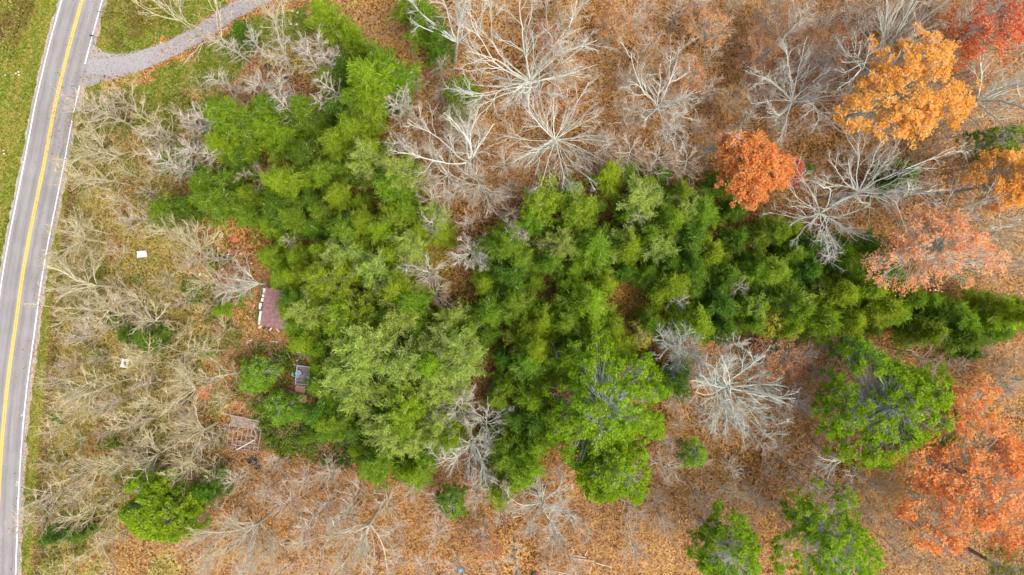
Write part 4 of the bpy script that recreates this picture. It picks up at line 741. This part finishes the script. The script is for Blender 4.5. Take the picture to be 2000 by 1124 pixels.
# big green crowns
BG = dict(bark='white_bark')
for (px, py, h, r_, n, asp, lb, ld_) in ((1190, 795, 22, 8.2, 240, 1.08, 'large bright green pine crown flecked with white twigs, lower centre', 'the large centre pine'), (1205, 930, 21, 5.4, 200, .95, 'bright green pine crown just below the large centre pine', 'the lower centre pine'),
        (1775, 815, 23, 8.4, 290, 1.08, 'widest green pine crown, lower right beside the large orange tree', 'the widest green pine'), (1648, 1082, 22, 6.8, 160, 1.0, 'bright green pine crown at the bottom edge, right of centre', 'the bottom edge pine'), (1440, 1100, 20, 4.6, 95, 1.1, 'green pine crown at the bottom edge on a long leaning dark trunk', 'the leaning trunk pine'),
        (1985, 270, 20, 2.6, 60, 1.0, 'green pine crown cut by the right edge above the golden edge tree', None), (280, 1000, 15, 4.6, 190, 1.0, 'bright green pine crown at the lower left between road and bare trees', 'the lower left pine'), (330, 1020, 15, 3.4, 90, 1.0, 'smaller green pine crown leaning on the right of the lower left pine', None),
        (715, 915, 9, 1.9, 40, 1.0, 'bluish green pine at the bottom rim of the left evergreens', None), (878, 990, 11, 2.2, 44, 1.0, 'slender green pine below the left evergreens', 'the slender lower pine'), (1360, 895, 12, 2.0, 34, 1.0, 'small green pine left of the fan shaped white tree', None), (1690, 690, 18, 2.2, 34, 1.0, 'narrow green pine standing above the widest green pine', None),
        (495, 735, 8, 2.8, 80, 1.0, 'green pine below the red tin roof, left of the pickup', 'the pine left of the pickup'), (545, 800, 8, 2.4, 60, 1.0, 'dark green pine below the pickup', 'the pine below the pickup'), (1480, 600, 11, 2.4, 50, 1, 'round bright green tree at the lower rim of the right evergreens', None)):
    small = r_ < 3
    dk = dict(trunkbark='dark_bark') if ('leaning' in lb or 'bottom edge' in lb) else {}
    hero('pine_tree', leafy(h, r_, 'pine_leaf' if small else 'big_leaf', int(n * 1.25), 60 if not small else 46, .30 if not small else .24, .78 if not small else .6, gaps=.24 if small else .40, depth=.5, showtwig=3, aspect=asp, **BG, **dk, trunkfrac=.7), px, py, h * .85, lb, ld_, cat='pine')
hero('pine_tree', leafy(27, 5.6, 'olive_leaf', 110, 36, .25, .8, gaps=.38, depth=.25, trunkbark='dark_bark', thick=1.2), 1945, 1105, 16, 'olive green crown in the bottom right corner below the large orange tree', 'the bottom corner tree', cat='pine')
land(551, 605, 'the red tin roof'); land(590, 750, 'the pickup'); land(472, 852, 'the ruined deck'); land(278, 497, 'the crumpled white panel'); land(244, 710, 'the holed white panel'); land(215, 130, 'the driveway mouth'); land(445, 490, 'the red cloth clearing'); land(560, 158, 'the large black bag'); land(901, 1115, 'the blue barrel'); land(126, 905, 'the blue bucket')

# ------------------------------------------------------------------ the many trees
rng = np.random.default_rng(33)
def variants(fn, n, *a, **k): return [fn(*a, **k) for _ in range(n)]
V_con = variants(conifer, 3, 14, 3.0, 'pine_leaf') + variants(conifer, 3, 14, 2.8, 'bright_leaf') + variants(conifer, 2, 13, 2.6, 'dark_leaf', 9500)
V_soft = [slim(14, 3.1, 34, ('grey_bark', 'grey_twig'), .65, 7, 4, 1, .05, lm, 9000, .34) for lm in ('soft_leaf', 'soft_leaf', 'bright_leaf')]
V_slim = variants(slim, 5, 11, 2.7, 24, ('grey_bark', 'pink_twig'), .8)
V_pale = variants(slim, 5, 15, 2.1, 26, ('grey_bark', 'grey_twig'), .7, 5, 3, .9, .04)
V_wisp = variants(slim, 3, 13, 2.4, 26, ('grey_bark', 'grey_twig'), .55, 5, 3, .8, .03)
V_tan = variants(slim, 4, 9.5, 2.4, 18, ('olive_bark', 'tan_twig'), .85, 5, 4, .9, .12) + variants(slim, 3, 9.5, 2.4, 20, ('grey_bark', 'pink_twig'), .8, 5, 4, .8, .12) + variants(bare_big, 3, 9, 2.9, 6, TB, .8, .9, .3, .5, .75)
V_bush = [shrub(1.8, 1.5, 'olive_leaf'), shrub(1.8, 1.5, 'dark_leaf'), shrub(1.6, 1.4, 'pine_leaf', 2200), shrub(2.2, 1.5, 'olive_leaf', 700)]
KEEP = [[(60, 330), (150, 330), (140, 420), (125, 560), (112, 700), (98, 900), (60, 900)], [(428, 806), (515, 815), (512, 900), (432, 895)], [(232, 460), (325, 460), (335, 540), (232, 540)], [(200, 672), (285, 672), (295, 745), (200, 745)]]
def many_seed(k):
    global rng
    rng = np.random.default_rng(k)
def many(name, polys, dmin, nmax, vs, h, look, group, cat, srange=(.75, 1.15), avoid=KEEP, weights=None, hj=(.85, 1.15)):
    out = []
    for poly in polys:
        for (px, py) in scatter(poly, dmin, nmax, avoid):
            k = rng.choice(len(vs), p=weights); s = rng.uniform(*srange); q = rng.uniform(*hj)
            lk = look[k] if isinstance(look, (list, tuple)) else look
            out.append(plant(name, vs[k], px, py, h * s * q, None, cat, group, sc=s, look=lk, szr=q))
    return out
gl_ = ['mid green conifer'] * 3 + ['yellow green conifer'] * 3 + ['dark green conifer'] * 2
GA = 'evergreens crowding the middle of the wood'
DARKG = [[(470, 380), (600, 360), (640, 480), (640, 640), (600, 700), (560, 560)], [(1500, 440), (1750, 460), (1760, 600), (1500, 620)], [(1270, 330), (1400, 340), (1500, 440), (1450, 560), (1280, 500)]]
many('conifer', [G1], 35, 135, V_con, 9.5, gl_, GA, 'conifer', avoid=HOLES, weights=np.array([3, 3, 3, 3.5, 3.5, 3.5, 1.5, 1.5]) / 23.0 if 0 else None, srange=(.5, 1.0))
many('conifer', [G2], 40, 120, V_con, 9.5, gl_, GA, 'conifer', avoid=HOLES, srange=(.55, 1.05))
many('leafing_tree', [[(690, 500), (800, 600), (900, 640), (920, 740), (860, 850), (800, 900), (700, 800), (620, 640), (610, 520)]], 50, 26, V_soft, 11, 'soft grey green tree', 'soft green trees among the evergreens', 'tree', srange=(.85, 1.2))
many('leafing_tree', [[(680, 300), (800, 330), (860, 430), (800, 520), (700, 430)], [(1050, 400), (1380, 380), (1350, 500), (1080, 480)]], 70, 7, V_soft, 11, 'soft grey green tree', 'soft green trees among the evergreens', 'tree', srange=(.75, 1.0))
for (px, py, s, k) in ((574, 575, .85, 1), (579, 610, .8, 4), (580, 650, .85, 0), (604, 590, .9, 2), (575, 545, .8, 5), (640, 730, .9, 3), (622, 745, .7, 1), (735, 135, 1.3, 3), (700, 200, 1.05, 3), (690, 250, 1.0, 4), (715, 300, 1.0, 5), (460, 250, 1.2, 0), (440, 275, .95, 4), (520, 240, .8, 3), (345, 320, .7, 0), (400, 350, .9, 2), (310, 410, .8, 2), (370, 400, .8, 7), (640, 40, 1.0, 4), (820, 30, .9, 0), (800, 0, .9, 3), (850, 85, .8, 2), (893, 190, .9, 2), (1010, 905, .9, 3), (985, 960, .5, 3), (250, 655, .6, 6), (285, 660, .7, 7), (95, 1050, .55, 6), (150, 1045, .5, 6), (400, 960, .8, 7), (660, 830, .9, 2), (600, 850, .4, 2), (1760, 345, .9, 7), (1570, 330, .5, 6), (1800, 640, .9, 0), (1850, 620, .9, 2), (1880, 660, .8, 1), (1940, 640, .7, 1), (1980, 620, .9, 2), (1900, 690, .5, 6), (470, 60, .6, 7), (1320, 745, 1.0, 6), (430, 600, .45, 3), (250, 45, .0, 0)):
    if s: plant('conifer', V_con[k], px, py, 10 * s, None, 'conifer', GA, sc=s, look=gl_[k])
for (px, py, sc_) in ((775, 350, .95), (745, 560, .7), (800, 610, .8), (690, 620, .7), (1120, 372, .7), (1245, 425, .85), (1190, 465, .6), (1450, 560, .7), (1330, 590, .8), (1060, 480, .6), (1090, 700, .8), (860, 690, .8), (740, 690, .9), (640, 570, .8), (590, 690, .6), (710, 330, .7), (560, 470, .6), (930, 640, .6), (1600, 560, .6), (840, 430, .9)):
    plant('bare_tree', V_wisp[int(rng.integers(3))], px, py, 11 * sc_ * 1.15, None, 'tree', 'grey wispy trees poking through the evergreens', sc=sc_, szr=1.15, look='grey wispy tree among evergreens')
Z_road = [(165, 190), (300, 200), (390, 160), (410, 300), (300, 350), (330, 430), (430, 470), (470, 560), (420, 600), (460, 760), (430, 920), (380, 940), (200, 940), (240, 1124), (100, 1124), (60, 1010), (85, 900), (105, 620), (140, 330)]
many('sapling', [Z_road], 42, 115, V_tan, 6, ['tan leafless sapling'] * 4 + ['pinkish leafless sapling'] * 3 + ['forked tan leafless sapling'] * 3, 'tan saplings between the road and the clearing', 'sapling', srange=(.6, 1.25))
many('bare_tree', [[(390, 90), (520, 60), (640, 80), (690, 130), (650, 200), (600, 230), (480, 200), (420, 190)], [(290, 250), (420, 240), (420, 320), (320, 330)], [(740, 170), (800, 180), (800, 320), (750, 310)]], 40, 17, V_pale, 11, 'pale leafless tree', 'pale trees below the driveway', 'tree', srange=(.85, 1.15))
HB = [(1400, 240, 1550, 410)]
many('bare_tree', [[(1060, 0), (1400, 0), (2000, 0), (2000, 220), (1900, 240), (1600, 240), (1400, 250), (1380, 330), (1180, 330), (1200, 100)]], 52, 95, V_slim + V_pale[:1], 7, 'slim pinkish leafless tree', 'slim leafless trees of the brown wood', 'tree', srange=(.7, 1.2))
many('bare_tree', [[(790, 190), (850, 120), (960, 260), (1020, 330), (1020, 400), (950, 450), (880, 430), (810, 380)]], 45, 18, V_slim, 6, 'slim pinkish leafless tree', 'slim leafless trees of the brown wood', 'tree', srange=(.6, 1.0))
many('bare_tree', [[(390, 930), (600, 900), (700, 950), (900, 960), (1100, 900), (1120, 1124), (380, 1124)], [(1290, 660), (1540, 660), (1600, 700), (1620, 900), (1560, 1000), (1320, 1060), (1120, 1040), (1260, 960), (1330, 820)], [(1560, 660), (1800, 690), (1980, 690), (2000, 820), (1900, 760), (1620, 740)], [(1540, 920), (1700, 930), (1860, 1060), (1800, 1124), (1740, 1100), (1700, 1010)]], 50, 60, V_slim + V_pale[:1], 7, 'slim pinkish leafless tree', 'slim leafless trees of the brown wood', 'tree', srange=(.6, 1.1))
many('bare_tree', [[(1880, 380), (2000, 400), (2000, 600), (1900, 580)], [(1560, 250), (1900, 240), (1900, 400), (1760, 440), (1620, 300)]], 55, 18, V_slim, 7, 'slim pinkish leafless tree', 'slim leafless trees of the brown wood', 'tree', srange=(.6, 1.1))
many('shrub', [Z_road[:], [(400, 540), (500, 560), (520, 640), (560, 700), (540, 820), (440, 840), (420, 700)]], 46, 60, V_bush, 1.5, ['olive shrub', 'dark green shrub', 'bright green shrub', 'sparse olive shrub'], 'low shrubs near the road and the cabin', 'shrub', srange=(.5, 1.15), weights=[.4, .12, .13, .35])
many('shrub', [[(500, 780), (640, 800), (690, 870), (660, 920), (560, 890), (480, 830)]], 30, 16, V_bush[1:3], 1.5, ['dark green shrub', 'bright green shrub'], 'low shrubs near the road and the cabin', 'shrub', srange=(.6, 1.2))
many('shrub', [[(-40, -40), (55, -40), (40, 60), (10, 110), (-40, 130)]], 22, 14, [V_bush[0], V_bush[3]], 1.5, ['olive shrub', 'sparse olive shrub'], 'low shrubs near the road and the cabin', 'shrub', srange=(.5, 1.0))
many('shrub', [[(200, -20), (330, -20), (300, 40), (230, 90), (200, 80)]], 26, 14, [V_bush[0], V_bush[3]], 1.5, ['olive shrub', 'sparse olive shrub'], 'low shrubs near the road and the cabin', 'shrub', srange=(.5, .9))

# ------------------------------------------------------------------ labels: kind + rank + direction + landmark
DIRS = ['right of', 'upper right of', 'above', 'upper left of', 'left of', 'lower left of', 'below', 'lower right of']
ORD = ['nearest', 'second nearest', 'third nearest', 'fourth nearest', 'fifth nearest', 'sixth nearest', 'seventh nearest', 'eighth nearest', 'ninth nearest', 'tenth nearest', 'eleventh nearest', 'twelfth nearest']
ORD += [f'{k}th nearest' for k in range(13, 60)]
cells = {}
for (o, look, px, py, kind) in TREES:
    c = sorted(((px - a) ** 2 + (py - b) ** 2, ph, a, b) for a, b, ph in LANDMARKS)[0]
    d = DIRS[int(round(math.atan2(c[3] - py, px - c[2]) / (math.pi / 4))) % 8]
    cells.setdefault((look, d, c[1]), []).append((c[0], o))
for (look, d, ph), L_ in cells.items():
    L_.sort(key=lambda q: q[0])
    for k, (_, o) in enumerate(L_):
        o['label'] = f'{look}, {ORD[k]} to the {d} {ph}' if d[:5] not in ('above', 'below') and 0 else (f'{look} {d} {ph}' if len(L_) == 1 else f'{look} {d} {ph}, {ORD[k]} to it')
